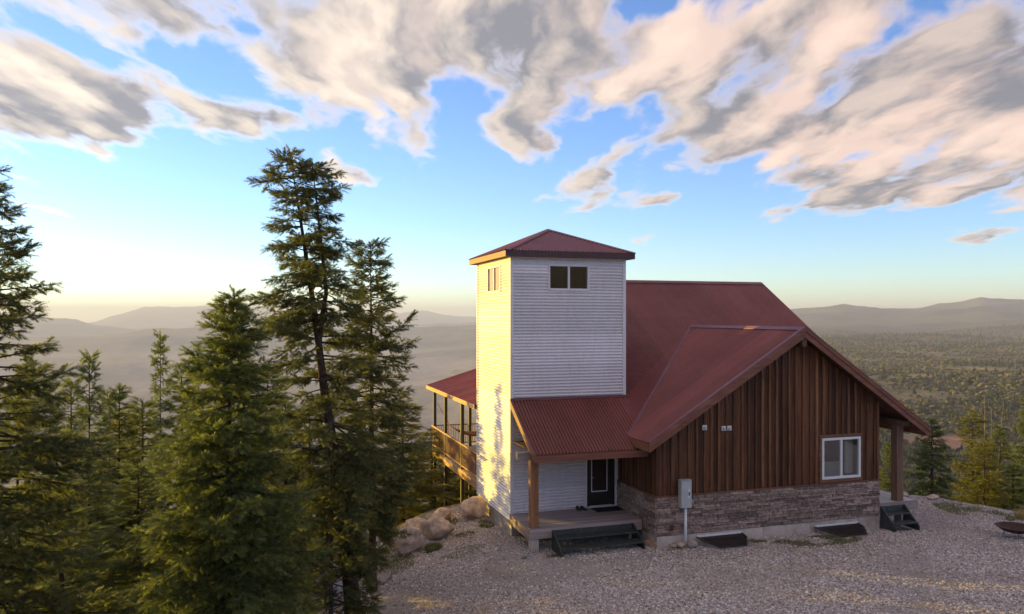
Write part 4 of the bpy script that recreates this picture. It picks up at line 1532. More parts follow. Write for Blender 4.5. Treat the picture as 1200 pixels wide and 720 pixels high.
for k, (x, y, s, m, lb) in enumerate(((4.62, -3.0, 0.15, 'boulder', 'small pinkish stone on gravel left of the other two'), (4.82, -3.12, 0.17, 'boulder', 'orange fist-sized stone between two others by the conduit'),
                                   (5.12, -3.28, 0.20, 'greyboulder', 'grey stone on gravel just below the conduit'))):
    rock('loose_stone', x, y, s * 1.2, s, s, k * 0.9, 30 + k, m, lb, 'stone', 'loose stones by the conduit', 0.2)

# fire pit
fpx, fpy = 16.1, -5.75
fz = float(yz(fpx, fpy))
fp = empty('fire_pit', (fpx, fpy, fz))
tag(fp, 'shallow rusty fire bowl on splayed legs standing on the gravel', 'fire pit')
prof = [(0.02, 0.16), (0.25, 0.175), (0.42, 0.235), (0.53, 0.31), (0.57, 0.36), (0.62, 0.365), (0.62, 0.375), (0.56, 0.375), (0.50, 0.32), (0.38, 0.255), (0.2, 0.20), (0.02, 0.19)]
vs, fs = [], []
NS = 28
for (r_, z_) in prof:
    for j in range(NS):
        a = 2 * math.pi * j / NS
        vs.append((r_ * math.cos(a), r_ * math.sin(a), z_ + 0.02))
for i in range(len(prof) - 1):
    for j in range(NS):
        fs.append((i * NS + j, i * NS + (j + 1) % NS, (i + 1) * NS + (j + 1) % NS, (i + 1) * NS + j))
MB().add(vs, fs).build('bowl', M['rust'], fp, 0.0, True)
for j in range(3):
    a = 2 * math.pi * j / 3 + 0.5
    MB().bar((0.34 * math.cos(a), 0.34 * math.sin(a), 0.23), (0.46 * math.cos(a), 0.46 * math.sin(a), -0.02), 0.05, 0.05, (math.cos(a), math.sin(a), 0)).build('leg', M['galv'], fp, 0.004)

# hammock on the covered deck
hm = empty('hammock', (1.9, 11.6, 0.5))
tag(hm, 'brown hammock slung under the covered deck roof', 'hammock')
vs, fs = [], []
nu, nv_ = 20, 6
for i in range(nu + 1):
    s = i / nu
    wd = 0.12 + 0.42 * math.sin(math.pi * s)
    for j in range(nv_ + 1):
        q = j / nv_ * 2 - 1
        vs.append((-1.35 + 2.7 * s, q * wd, 1.30 - 0.62 * math.sin(math.pi * s) ** 0.8 + 0.14 * q * q * math.sin(math.pi * s)))
for i in range(nu):
    for j in range(nv_):
        fs.append((i * (nv_ + 1) + j, i * (nv_ + 1) + j + 1, (i + 1) * (nv_ + 1) + j + 1, (i + 1) * (nv_ + 1) + j))
hb = MB().add(vs, fs).build('cloth', M['hammock'], hm, 0.0, True)
sol = hb.modifiers.new('thickness', 'SOLIDIFY')
sol.thickness = 0.02
MB().tube([(-1.35, 0, 1.30), (-1.8, 0.6, 2.3)], 0.012, 6).build('rope', M['hammock'], hm)
MB().tube([(1.35, 0, 1.30), (1.85, 0.6, 2.4)], 0.012, 6).build('rope', M['hammock'], hm)
# ------------------------------------------------------------------ conifers
def twig_template(seed, n=21):
    """flat spray of needle tufts along +x, unit length"""
    r = np.random.default_rng(seed)
    tri = []
    for i in range(n):
        t = 0.02 + 0.92 * i / n
        ang = [0.75, -0.75, 1.6, -0.1][i % 4] + r.uniform(-0.3, 0.3)      # left, right, up
        if i % 4 == 0:
            dy, dz = 1, r.uniform(-0.1, 0.35)
        elif i % 4 == 1:
            dy, dz = -1, r.uniform(-0.1, 0.35)
        elif i % 4 == 2:
            dy, dz = r.uniform(-0.5, 0.5), 0.9
        else:
            dy, dz = r.uniform(-1, 1), -0.5
        l = r.uniform(0.34, 0.50) * (1.15 - 0.55 * t)
        tip = np.array([t + l * 0.75, dy * l * 0.72, dz * l * 0.70])
        wv_ = r.uniform(0.042, 0.064)
        side = np.array([wv_, -dy * 0.02, 0.0]) if abs(dy) > 0.6 else np.array([0.0, wv_, 0.0])
        b0 = np.array([t, 0, 0]) - side
        b1 = np.array([t, 0, 0]) + side
        tri += [b0, b1, tip]
    tri += [np.array([0.80, -0.06, 0.0]), np.array([0.80, 0.06, 0.0]), np.array([1.08, 0, 0.02])]
    return np.array(tri)


TWIGS = [twig_template(s) for s in range(5)]


def unit(v):
    return v / (np.linalg.norm(v, axis=-1, keepdims=True) + 1e-9)


def conifer(seed, height, radius, base_t=0.06, power=0.85, density=1.0, sparse=0.15, droop=0.25, up_top=0.6, lean=(0, 0),
            trunk_r=0.14, fork=None, bare=0.0, lump=0.25, twig=0.20, side_gap=0.11, dead=0, fine=1.0, bottom_taper=0.15, inner=0.25, asym=None):
    """returns (wood MB, foliage vertices).  base at the origin"""
    r = np.random.default_rng(seed)
    wood_ = MB()
    leaders = []
    nseg = 12
    wob = r.normal(0, 0.02 * height / 10, (nseg + 1, 2)).cumsum(0) * 0.5

    def axis(t, off=(0, 0)):
        i = min(t * nseg, nseg - 1e-6)
        k = int(i)
        f = i - k
        w_ = wob[k] * (1 - f) + wob[k + 1] * f
        b = t ** 1.15
        return np.array([lean[0] * b + w_[0] + off[0], lean[1] * b + w_[1] + off[1], t * height])

    ts = np.linspace(0, 1, 15)
    wood_.tube([axis(t) - (0, 0, 0.3 if t == 0 else 0) for t in ts], [max(0.012, trunk_r * (1.0 - t) ** 0.9 * (1 + 0.7 * math.exp(-t * 22))) for t in ts], 9)
    stems = [(lambda t: axis(t), base_t, 1.0, 1.0)]
    if fork:
        ft, fx, fy, ftop = fork
        def ax2(t):
            k = min(1.0, max(0.0, (t - ft) / 0.12))
            k = k * k * (3 - 2 * k)
            p = axis(t)
            return p + np.array([fx, fy, 0]) * (k * (0.6 + 0.4 * (t - ft) / (1 - ft)))
        tt = np.linspace(ft, ftop, 8)
        wood_.tube([ax2(t) for t in tt], [max(0.012, trunk_r * 0.8 * (ftop - t + 0.02) ** 0.9 / (1 - ft + 0.02) ** 0.0) for t in tt], 8)
        stems.append((ax2, ft + 0.06, ftop, 0.85))
    seg = {'o': [], 'd': [], 'u': [], 'l': [], 'e': []}
    outer = [0.6]

    def twigs(o, d, u, l):
        seg['o'].append(o)
        seg['d'].append(d)
        seg['u'].append(u)
        seg['l'].append(l)
        seg['e'].append(outer[0])

    ph = r.uniform(0, 6.28, 4)
    for ax, t0, t1, rs_k in stems:
        t = t0
        a0 = r.uniform(0, 6.28)
        while t < t1 - 0.004:
            tn = (t - t0) / (t1 - t0)
            # crown radius at this height
            rad = radius * rs_k * (1 - t / t1) ** power
            if fork and ax is not stems[0][0]:
                rad = min(rad, radius * 0.6)
            rad *= 1 - bottom_taper * math.exp(-tn * 6)
            rad *= 1 + lump * (math.sin(t * 23 + ph[0]) * 0.5 + math.sin(t * 51 + ph[1]) * 0.5)
            rad = max(rad, 0.10 + 0.05 * height / 10)
            nb = 2
            a0 += 2.3999 + r.uniform(-0.3, 0.3)
            for k in range(nb):
                if r.random() < sparse:
                    continue
                a = a0 + 6.283 * k / nb + r.uniform(-0.35, 0.35)
                L = rad * r.uniform(0.68, 1.12)
                if r.random() < 0.10:
                    L *= 1.25
                tt = min(t1 - 0.002, max(0.0, t + r.uniform(-0.006, 0.006)))
                p0 = ax(tt)
                elev = -0.16 + up_top * max(0.0, tn) ** 1.4 + r.normal(0, 0.17)
                h = np.array([math.cos(a), math.sin(a), 0.0])
                if asym is not None:
                    L *= 1 - asym[2] * max(0.0, h[0] * asym[0] + h[1] * asym[1]) * max(0.0, 1 - 2.2 * tn)
                n = max(3, int(L / 0.22))
                pts = [p0]
                s_ = np.linspace(0, 1, n + 1)[1:]
                bend = droop * r.uniform(0.6, 1.3)
                for q in s_:
                    z = math.tan(elev) * L * q - bend * L * (q ** 1.5) * 0.55 + bend * L * 0.35 * max(0.0, q - 0.65) ** 1.3 * 3
                    side = 0.06 * L * math.sin(q * 3 + a * 5)
                    pts.append(p0 + h * (L * q) + np.array([-h[1], h[0], 0]) * side + np.array([0, 0, z]))
                pts = np.array(pts)
                wood_.tube(pts[::2] if len(pts) > 4 else pts, list(np.linspace(0.010 + 0.011 * L, 0.004, len(pts[::2]) if len(pts) > 4 else len(pts))), 4, False)
                isbare = r.random() < bare
                if isbare:
                    for q in range(1, len(pts)):
                        dd = unit(pts[q] - pts[q - 1]) + r.normal(0, 0.6, 3)
                        wood_.tube([pts[q], pts[q] + unit(dd) * 0.25 * L * r.uniform(0.3, 1)], [0.006, 0.003], 3, False)
                    continue
                cum = np.concatenate([[0], np.cumsum(np.linalg.norm(np.diff(pts, axis=0), axis=1))])
                tot = cum[-1]
                x = tot * inner * r.uniform(0.7, 1.2)
                sgn = 1
                while x < tot:
                    f = x / tot
                    outer[0] = 0.35 + 0.95 * f
                    i = min(len(pts) - 2, int(np.searchsorted(cum, x) - 1))
                    pp = pts[i] + (pts[i + 1] - pts[i]) * ((x - cum[i]) / (cum[i + 1] - cum[i] + 1e-9))
                    d = unit(pts[i + 1] - pts[i])
                    sd = unit(np.cross(d, (0, 0, 1.0))) * sgn
                    lb = (0.10 + 0.36 * L * (1 - f) ** 0.7 * min(1.0, 0.35 + f * 1.6)) * r.uniform(0.7, 1.2)
                    db = unit(d * 0.75 + sd * r.uniform(0.25, 0.85) + np.array([0, 0, r.uniform(-0.65, 0.40)]))
                    m = max(1, int(lb / (twig * 0.48 / fine)))
                    for j in range(m):
                        g = (j + 0.3) / m
                        o = pp + db * lb * g + np.array([0, 0, -0.12 * lb * g * g])
                        s2 = unit(np.cross(db, (0, 0, 1.0))) * (1 if j % 2 else -1)
                        dt = unit(db + s2 * r.uniform(0.4, 0.95) + np.array([0, 0, r.uniform(-0.55, 0.35)]))
                        twigs(o, dt, unit(np.cross(dt, s2 + r.normal(0, 0.5, 3))), twig * r.uniform(0.7, 1.25) * (1.1 - 0.35 * g))
                    twigs(pp + db * lb * 0.8, db, np.array([0, 0, 1.0]), twig * r.uniform(0.8, 1.2))
                    x += side_gap * r.uniform(0.7, 1.3) / fine * 0.42
                    sgn = -sgn
                twigs(pts[-1] - unit(pts[-1] - pts[-2]) * 0.05, unit(pts[-1] - pts[-2]), np.array([0, 0, 1.0]), twig * 1.3)
            t += (0.085 + 0.04 * r.random()) / height * (1.0 if tn < 0.8 else 0.8) / density
        # leader tip
        tip = ax(t1)
        for q in range(7):
            twigs(tip - np.array([0, 0, 0.10 * q]), unit(np.array([r.normal(0, 0.5), r.normal(0, 0.5), 1.0])), unit(r.normal(0, 1, 3)), twig * 0.9)
    for k in range(dead):
        a = r.uniform(0, 6.28)
        z = r.uniform(0.02, 0.32)
        p0 = axis(z)
        L = r.uniform(0.4, 1.0) * radius * 0.8
        d = np.array([math.cos(a), math.sin(a), r.uniform(-0.5, 0.1)])
        e = p0 + d * L
        wood_.tube([p0, p0 + d * L * 0.5 + (0, 0, -0.03), e], [0.02, 0.012, 0.005], 4, False)
        for j in range(5):
            b = p0 + d * L * r.uniform(0.3, 1)
            wood_.tube([b, b + r.normal(0, 0.16, 3)], [0.006, 0.002], 3, False)
    O, Dv, U, Ln = (np.array(seg[k]) for k in 'odul')
    S = unit(np.cross(U, Dv))
    U = np.cross(Dv, S)
    V, A = [], []
    for k in range(len(TWIGS)):
        m = slice(k, None, len(TWIGS))
        T = TWIGS[k]
        A.append(np.tile(np.clip(T[:, 0] - 0.35, 0, 1), len(O[m])) * np.repeat(np.array(seg['e'])[m], len(T)))
        V.append((O[m, None, :] + Ln[m, None, None] * (T[None, :, 0:1] * Dv[m, None, :] + T[None, :, 1:2] * S[m, None, :] + T[None, :, 2:3] * U[m, None, :])).reshape(-1, 3))
    return wood_, np.concatenate(V), np.concatenate(A)


TRI_COUNT = [0]


def make_tree(name, seed, mat, **kw):
    t = empty(name)
    wd, V, A = conifer(seed, **kw)
    wd.build('trunk', M['bark'], t, 0.0, False)
    F = np.arange(len(V)).reshape(-1, 3)
    TRI_COUNT[0] += len(F)
    me = np_mesh('crown', V, F, M[mat])
    me.attributes.new('tip', 'FLOAT', 'POINT').data.foreach_set('value', A.astype(np.float32))
    link_mesh('crown', me, t)
    return t


def spot(px, d, dz=0.0):
    """ground point at a bearing (pixel column) and distance"""
    q = EYE + d * (FW + RT * (px - 600) / 916.5)
    z = float(terrain_z(np.array([q[0]]), np.array([q[1]]))[0]) - 0.3
    return (q[0], q[1], z + dz)


def height_to(px, d, row, base):
    return EYE[2] + (371.8 - row) / 916.5 * d - base[2]


def place(t, loc, label, group, rz=0.0, scale=1.0):
    t.location = loc
    t.rotation_euler = (0, 0, rz)
    t.scale = (scale,) * 3 if np.isscalar(scale) else scale
    tag(t, label, 'tree', group)
    return t


GN_ = 'tall firs on the slope beside the yard'
# leaning tall fir with two leaders
b = spot(418, 20.3)
H = height_to(345, 20.3, 176, b)
lx = (340 - 418) / 916.5 * 20.3
t = make_tree('fir_tree', 21, 'needle_dark', height=H, radius=2.3, base_t=0.14, power=0.42, density=0.85, sparse=0.20, droop=0.34, up_top=0.38,
              lean=(RT[0] * lx, RT[1] * lx), trunk_r=0.21, fork=(0.60, 0.55 * RT[0], 0.55 * RT[1], 0.975), bare=0.10, lump=0.40, twig=0.20, dead=14, bottom_taper=0.30, inner=0.28, asym=(RT[0], RT[1], 0.62))
place(t, b, 'tall leaning fir with two tops and a bare brown trunk', GN_)
# full fir in front of it
b = spot(262, 16.6)
H = height_to(270, 16.6, 343, b)
t = make_tree('fir_tree', 4, 'needle', height=H, radius=2.5, base_t=0.05, power=0.64, density=1.35, sparse=0.03, droop=0.46, up_top=0.55,
              lean=(0.25, 0.0), trunk_r=0.13, lump=0.26, twig=0.22, fine=1.0, bottom_taper=0.05, inner=0.12, side_gap=0.13)
place(t, b, 'full bushy green fir with dense drooping boughs', GN_)
# dark fir to the right of the leaning one
b = spot(437, 23.2)
H = height_to(437, 23.2, 284, b)
t = make_tree('fir_tree', 9, 'needle_dark', height=H, radius=1.9, base_t=0.20, power=0.50, density=1.35, sparse=0.08, droop=0.44, up_top=0.55,
              trunk_r=0.13, lump=0.34, twig=0.20, inner=0.30, side_gap=0.13, bottom_taper=0.5)
place(t, b, 'dark narrow fir standing nearest the deck posts', GN_)
# tall fir cut by the frame
b = spot(-12, 15.2)
H = height_to(-12, 15.2, 190, b)
t = make_tree('fir_tree', 15, 'needle_dark', height=H, radius=2.5, base_t=0.06, power=0.70, density=1.25, sparse=0.08, droop=0.38, up_top=0.5,
              trunk_r=0.17, lump=0.42, twig=0.20, dead=8, inner=0.32, side_gap=0.13)
place(t, b, 'tall dark fir with long ragged boughs, left of the sapling tops', GN_)
# low bough clump at the foot of the leaning fir
b = spot(388, 19.5)
t = make_tree('fir_tree', 33, 'needle_dark', height=height_to(388, 19.5, 530, b), radius=1.15, base_t=0.10, power=0.5, density=0.95, sparse=0.10, droop=0.5, up_top=0.5,
              trunk_r=0.07, lump=0.35, twig=0.20, side_gap=0.13)
place(t, b, 'low young fir at the foot of the leaning trunk', GN_)

# smaller firs further down the slope: three forms, copied
forms = [make_tree('fir_tree', 41, 'needle', height=8.0, radius=1.55, power=0.85, density=0.85, sparse=0.12, droop=0.30, up_top=0.7, trunk_r=0.09, lump=0.3, twig=0.22, side_gap=0.15),
         make_tree('fir_tree', 43, 'needle', height=8.0, radius=1.25, power=0.7, density=0.85, sparse=0.14, droop=0.36, up_top=0.6, trunk_r=0.09, lump=0.4, twig=0.22, side_gap=0.15),
         make_tree('fir_tree', 47, 'needle_sunlit', height=8.0, radius=1.5, power=0.62, density=0.9, sparse=0.16, droop=0.38, up_top=0.55, trunk_r=0.09, lump=0.45, twig=0.23, side_gap=0.15)]
used = [False] * 3


def small(form, px, d, row, label, group, wide=1.0, rz=0.0):
    b = spot(px, d)
    h = height_to(px, d, row, b)
    t = forms[form] if not used[form] else copy_tree(forms[form])
    used[form] = True
    s = h / 8.0
    return place(t, b, label, group, rz, (wide, wide, s))


GS = 'smaller firs lower on the slope'
small(0, 106, 25, 416, 'young fir with a bare pointed leader rising over the valley', GS, 1.05, 0.3)
small(1, 60, 27, 446, 'small fir between the sapling with a bare leader and the ragged tall fir', GS, 1.1, 1.2)
small(1, 188, 37, 392, 'slim tall fir with sunlit top beside the bushy one', GS, 1.05, 2.1)
small(2, 150, 33, 480, 'fir with ragged sunlit top in front of the slim tall one', GS, 1.3, 0.9)
small(0, 232, 39, 405, 'fir standing behind the dense bushy one, towards the valley', GS, 1.35, 4.0)
small(1, 285, 41, 400, 'fir far behind the bushy one, screening the tower from the sun', GS, 1.5, 5.0)
small(0, 20, 22, 470, 'fir growing under the ragged tall one', GS, 1.35, 2.5)
small(0, 160, 21, 545, 'low fir in shade between sapling and bushy fir', GS, 1.5, 3.3)
small(1, 75, 19, 560, 'low dark fir in the shade at the foot of the slope', GS, 1.5, 0.6)
small(0, 335, 26, 470, 'fir seen through the gap left of the leaning trunk', GS, 1.25, 1.9)
small(2, 318, 33, 500, 'pale fir in the gap behind the leaning trunk', GS, 1.2, 2.2)
small(1, 215, 29, 440, 'added fir directly behind the dense bushy one, deep in the stand', GS, 1.6, 1.0)  # this and the next three added to keep sun off the gravel
small(0, 262, 31, 425, 'added fir in the stand behind the bushy crown', GS, 1.6, 2.0)
small(1, 312, 30, 430, 'added fir between bushy crown and leaning trunk, deep in the stand', GS, 1.5, 3.0)
small(0, 140, 30, 455, 'added fir in the stand right of the sapling with a bare leader', GS, 1.4, 5.5)
small(0, 85, 31, 446, 'added fir behind the two saplings, deep in the stand', GS, 1.6, 0.4)  # four more added here, closing gaps where sun streaked the yard
small(1, 30, 30, 425, 'added fir behind the ragged tall one, deep in the stand', GS, 1.6, 4.1)
small(0, 128, 35, 462, 'added fir low in the stand between sapling and slim tall fir', GS, 1.6, 2.8)
small(1, 168, 31, 470, 'added fir low in the stand in front of the slim tall one', GS, 1.6, 1.7)
small(0, -55, 29, 400, 'added unseen fir left of the ragged tall one, further down the bank', GS, 1.7, 0.9)  # this and the next stand out of view, added to block the sun
small(1, -130, 33, 385, 'added unseen fir well left of the ragged tall one, at the end of the stand', GS, 1.8, 3.9)
small(0, 362, 30.6, 476, 'added fir right behind the leaning trunk, low on the bank', GS, 1.6, 2.4)  # added in the path of a last streak of sun on the gravel
GD = 'sunlit firs below the deck'
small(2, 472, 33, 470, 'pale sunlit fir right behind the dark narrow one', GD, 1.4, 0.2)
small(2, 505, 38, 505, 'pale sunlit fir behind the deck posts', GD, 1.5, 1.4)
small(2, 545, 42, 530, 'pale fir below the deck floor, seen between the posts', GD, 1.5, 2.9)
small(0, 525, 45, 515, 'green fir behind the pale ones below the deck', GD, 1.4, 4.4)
GRT = 'firs beyond the far rim'
b = spot(1092, 37.5)
t = make_tree('fir_tree', 61, 'needle', height=height_to(1092, 37.5, 493, b), radius=1.45, base_t=0.05, power=0.75, density=1.15, sparse=0.05, droop=0.2, up_top=0.5,
              trunk_r=0.09, lump=0.18, twig=0.22, side_gap=0.15)
place(t, b, 'neat dark green young fir just beyond the side porch', GRT)
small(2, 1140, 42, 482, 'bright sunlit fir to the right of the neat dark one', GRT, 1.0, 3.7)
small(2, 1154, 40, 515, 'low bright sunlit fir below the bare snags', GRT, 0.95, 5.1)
small(1, 1172, 44, 500, 'green fir between the snags and the yellow bushy tree', GRT, 1.15, 0.8)
small(0, 1205, 46, 470, 'broad fir behind the fire bowl at the edge of the rim', GRT, 1.5, 1.6)
small(0, 1186, 41, 545, 'low fir growing below the rim by the dry grass', GRT, 1.2, 2.6)
small(0, 1042, 48, 520, 'fir seen under the side porch roof by the wall corner', GRT, 1.0, 2.0)


def snag(px, d, row, label, seed):
    r = np.random.default_rng(seed)
    b = spot(px, d)
    h = height_to(px, d, row, b)
    mb = MB()
    ln = r.normal(0, 0.12, 2)
    ts = np.linspace(0, 1, 8)
    mb.tube([(ln[0] * t * t, ln[1] * t * t, h * t) for t in ts], [0.075 * (1 - t) + 0.014 for t in ts], 6)
    br = MB()
    for k in range(26):
        t = r.uniform(0.35, 0.98)
        a = r.uniform(0, 6.28)
        p = np.array([ln[0] * t * t, ln[1] * t * t, h * t])
        L = r.uniform(0.15, 0.55) * (1.2 - t)
        br.tube([p, p + np.array([math.cos(a) * L, math.sin(a) * L, r.uniform(-0.1, 0.25) * L])], [0.016, 0.005], 3, False)
    e = empty('dead_tree', b)
    tag(e, label, 'tree', 'bare snags beyond the rim')
    mb.build('trunk', M['deadwood'], e)
    br.build('twigs', M['deadwood'], e)


snag(1155, 43, 462, 'tallest bare grey snag beyond the rim', 1)
snag(1161, 44, 478, 'bare grey snag just right of the tallest one', 2)
snag(1167, 45, 470, 'thin bare snag farthest from the neat dark fir', 3)
# ------------------------------------------------------------------ scattered stuff (nobody could count it)
def scatter(name, pts, scales, mat, make, seed=0, stretch=(1, 1, 1), label=None):
    """points carrying a size; a node group puts a lumpy primitive on each"""
    me = bpy.data.meshes.new(name)
    me.vertices.add(len(pts))
    me.vertices.foreach_set('co', np.asarray(pts, np.float32).ravel())
    at = me.attributes.new('size', 'FLOAT', 'POINT')
    at.data.foreach_set('value', np.asarray(scales, np.float32))
    me.update()
    o = link_mesh(name, me)
    ng = bpy.data.node_groups.new(name, 'GeometryNodeTree')
    ng.interface.new_socket('Geometry', in_out='INPUT', socket_type='NodeSocketGeometry')
    ng.interface.new_socket('Geometry', in_out='OUTPUT', socket_type='NodeSocketGeometry')
    n, l = ng.nodes, ng.links
    gi, go = n.new('NodeGroupInput'), n.new('NodeGroupOutput')
    src = make(n, l)
    # lumpy surface
    pos = n.new('GeometryNodeInputPosition')
    nz = n.new('ShaderNodeTexNoise')
    nz.inputs['Scale'].default_value = 1.6
    nz.inputs['Detail'].default_value = 3.0
    sub = n.new('ShaderNodeVectorMath'); sub.operation = 'SUBTRACT'
    sub.inputs[1].default_value = (0.5, 0.5, 0.5)
    scl = n.new('ShaderNodeVectorMath'); scl.operation = 'SCALE'
    scl.inputs['Scale'].default_value = 1.5
    sp_ = n.new('GeometryNodeSetPosition')
    l.new(pos.outputs[0], nz.inputs['Vector'])
    l.new(nz.outputs['Color'], sub.inputs[0])
    l.new(sub.outputs[0], scl.inputs[0])
    l.new(scl.outputs[0], sp_.inputs['Offset'])
    l.new(src, sp_.inputs['Geometry'])
    sm = n.new('GeometryNodeSetMaterial')
    sm.inputs['Material'].default_value = mat
    l.new(sp_.outputs[0], sm.inputs[0])
    iop = n.new('GeometryNodeInstanceOnPoints')
    l.new(gi.outputs[0], iop.inputs['Points'])
    l.new(sm.outputs[0], iop.inputs['Instance'])
    rv = n.new('FunctionNodeRandomValue'); rv.data_type = 'FLOAT_VECTOR'
    rv.inputs[0].default_value = (-0.5, -0.5, 0) if stretch[2] <= 1 else (-0.05, -0.05, 0)
    rv.inputs[1].default_value = (0.5, 0.5, 6.28) if stretch[2] <= 1 else (0.05, 0.05, 6.28)
    rv.inputs['Seed'].default_value = seed
    l.new(rv.outputs[0], iop.inputs['Rotation'])
    na_ = n.new('GeometryNodeInputNamedAttribute'); na_.data_type = 'FLOAT'
    na_.inputs['Name'].default_value = 'size'
    rs2 = n.new('FunctionNodeRandomValue'); rs2.data_type = 'FLOAT_VECTOR'
    rs2.inputs[0].default_value = tuple(0.7 * s for s in stretch)
    rs2.inputs[1].default_value = tuple(1.3 * s for s in stretch)
    rs2.inputs['Seed'].default_value = seed + 5
    ml = n.new('ShaderNodeVectorMath'); ml.operation = 'SCALE'
    l.new(rs2.outputs[0], ml.inputs[0])
    l.new(na_.outputs[0], ml.inputs['Scale'])
    l.new(ml.outputs[0], iop.inputs['Scale'])
    l.new(iop.outputs[0], go.inputs[0])
    md = o.modifiers.new('scatter', 'NODES')
    md.node_group = ng
    tag(o, label, None, None, 'stuff')
    return o


def ico(sub):
    def f(n, l):
        nd = n.new('GeometryNodeMeshIcoSphere')
        nd.inputs['Radius'].default_value = 1.0
        nd.inputs['Subdivisions'].default_value = sub
        return nd.outputs[0]
    return f


def cone(n, l):
    nd = n.new('GeometryNodeMeshCone')
    nd.inputs['Vertices'].default_value = 7
    nd.inputs['Side Segments'].default_value = 4
    nd.inputs['Radius Bottom'].default_value = 1.0
    nd.inputs['Depth'].default_value = 1.0
    return nd.outputs[0]


def pebble_mat(t, b, o):
    info = t.new('ShaderNodeObjectInfo').outputs['Random']
    rp = t.new('ShaderNodeValToRGB')
    cols = [(0.0, (0.20, 0.16, 0.145)), (0.22, (0.38, 0.32, 0.29)), (0.45, (0.57, 0.49, 0.45)), (0.65, (0.54, 0.43, 0.36)), (0.85, (0.71, 0.635, 0.595)), (1.0, (0.84, 0.78, 0.74))]
    el_ = rp.color_ramp.elements
    el_[0].position, el_[0].color = cols[0][0], (*cols[0][1], 1)
    el_[1].position, el_[1].color = cols[-1][0], (*cols[-1][1], 1)
    for p_, c_ in cols[1:-1]:
        e = el_.new(p_)
        e.color = (*c_, 1)
    t.put(rp.inputs[0], info)
    p = t.new('ShaderNodeNewGeometry').outputs['Position']
    wear = t.noise(p, 0.35, 4.0, 0.6)
    c = t.mix(t.step(wear, 0.48, 0.72, 0.0, 0.45), rp.outputs[0], (0.36, 0.29, 0.235))     # dusty, dirt-stained areas
    t.put(b.inputs['Base Color'], c)
    b.inputs['Roughness'].default_value = 0.85
    b.inputs['Specular IOR Level'].default_value = 0.25


M['pebble'] = material('gravel_stone', pebble_mat)
# gravel over the part of the yard in front of the house
NG = 210000
dd_ = 12.5 + 26 * rng.random(NG * 2) ** 1.15
uu = rng.uniform(-0.36, 0.78, NG * 2)
gxp = EYE[0] + dd_ * (FW[0] + RT[0] * uu)
gyp = EYE[1] + dd_ * (FW[1] + RT[1] * uu)
ok = (pad_dist(gxp, gyp) < 0.6) & (gxp > -9.5) & (gxp < 23.5) & (gyp > -20)
ok &= ~((gxp > XW0 - 0.05) & (gyp > YW - 0.04) & (gxp < 14.8)) & ~((gxp > -0.1) & (gyp > -0.05) & (gxp < 5))
ok &= ~((gxp > 5.5) & (gxp < 7.25) & (gyp > -3.95)) & ~((gxp > 10.2) & (gxp < 12.05) & (gyp > -3.95))
bare_ = fbm(gxp * 0.45 + 40, gyp * 0.45, 4)
ok &= rng.random(NG * 2) < np.clip(1.0 - 4.0 * np.maximum(0, bare_ - 0.50), 0.12, 1)
gxp, gyp = gxp[ok][:NG], gyp[ok][:NG]
gs = 0.009 + 0.024 * rng.random(len(gxp)) ** 2.8
scatter('gravel', np.stack([gxp, gyp, yz(gxp, gyp) + gs * 0.25], -1), gs, M['pebble'], ico(1), 3, (1.25, 1.0, 0.7), 'loose grey and pink gravel stones covering the yard')


# brush country on the far side
def shrub_mat(name, c0, c1):
    def f(t, b, o):
        info = t.new('ShaderNodeObjectInfo').outputs['Random']
        p = t.new('ShaderNodeNewGeometry').outputs['Position']
        n = t.noise(p, 0.9, 3.0, 0.6)
        c = t.mix(info, c0, c1)
        hs = t.new('ShaderNodeHueSaturation')
        t.put(hs.inputs['Value'], t.step(n, 0.3, 0.7, 0.6, 1.35))
        t.put(hs.inputs['Color'], c)
        t.l.new(hs.outputs[0], b.inputs['Base Color'])
        b.inputs['Roughness'].default_value = 0.9
        b.inputs['Specular IOR Level'].default_value = 0.1
    return material(name, f)


M['shrub'] = shrub_mat('oak_brush', (0.075, 0.070, 0.032), (0.165, 0.138, 0.068))
M['juniper'] = shrub_mat('far_conifer', (0.028, 0.036, 0.018), (0.06, 0.066, 0.030))


def wild(n, r0, r1, a0, a1, smin, smax, dens_scale, thr, seed):
    r = np.random.default_rng(seed)
    rr = np.exp(r.uniform(math.log(r0), math.log(r1), n))
    aa = np.radians(r.uniform(a0, a1, n))
    x = EYE[0] + rr * (np.cos(aa) * FW[0] + np.sin(aa) * RT[0])
    y = EYE[1] + rr * (np.cos(aa) * FW[1] + np.sin(aa) * RT[1])
    k = fbm(x / dens_scale + seed, y / dens_scale, 4)
    ok = (k + r.normal(0, 0.06, n)) > thr
    ok &= np.hypot(x - SCAR[0], y - SCAR[1]) > 26 + 22 * k
    x, y, rr = x[ok], y[ok], rr[ok]
    return x, y, terrain_z(x, y) - 0.3, (smin + (smax - smin) * r.random(len(x)) ** 2.2) * (1 + rr / 4500)


x, y, z, s = wild(120000, 170, 5200, 9, 46, 0.6, 2.8, 170, 0.38, 5)
scatter('oak_brush', np.stack([x, y, z + s * 0.25], -1), s, M['shrub'], ico(2), 8, (1.25, 1.25, 0.8), 'rounded olive oak brush covering the far slopes')
x, y, z, s = wild(42000, 200, 5200, 9, 46, 0.8, 2.4, 260, 0.505, 9)
scatter('far_conifers', np.stack([x, y, z + s * 0.9], -1), s, M['juniper'], cone, 11, (0.8, 0.8, 2.3), 'dark far-off conifers standing among the brush')
x, y, z, s = wild(9000, 60, 900, -44, 9, 1.2, 2.4, 120, 0.46, 13)
scatter('slope_brush', np.stack([x, y, z + s * 0.25], -1), s, M['shrub'], ico(2), 15, (1.25, 1.25, 0.8), 'olive brush on the slope below the firs')


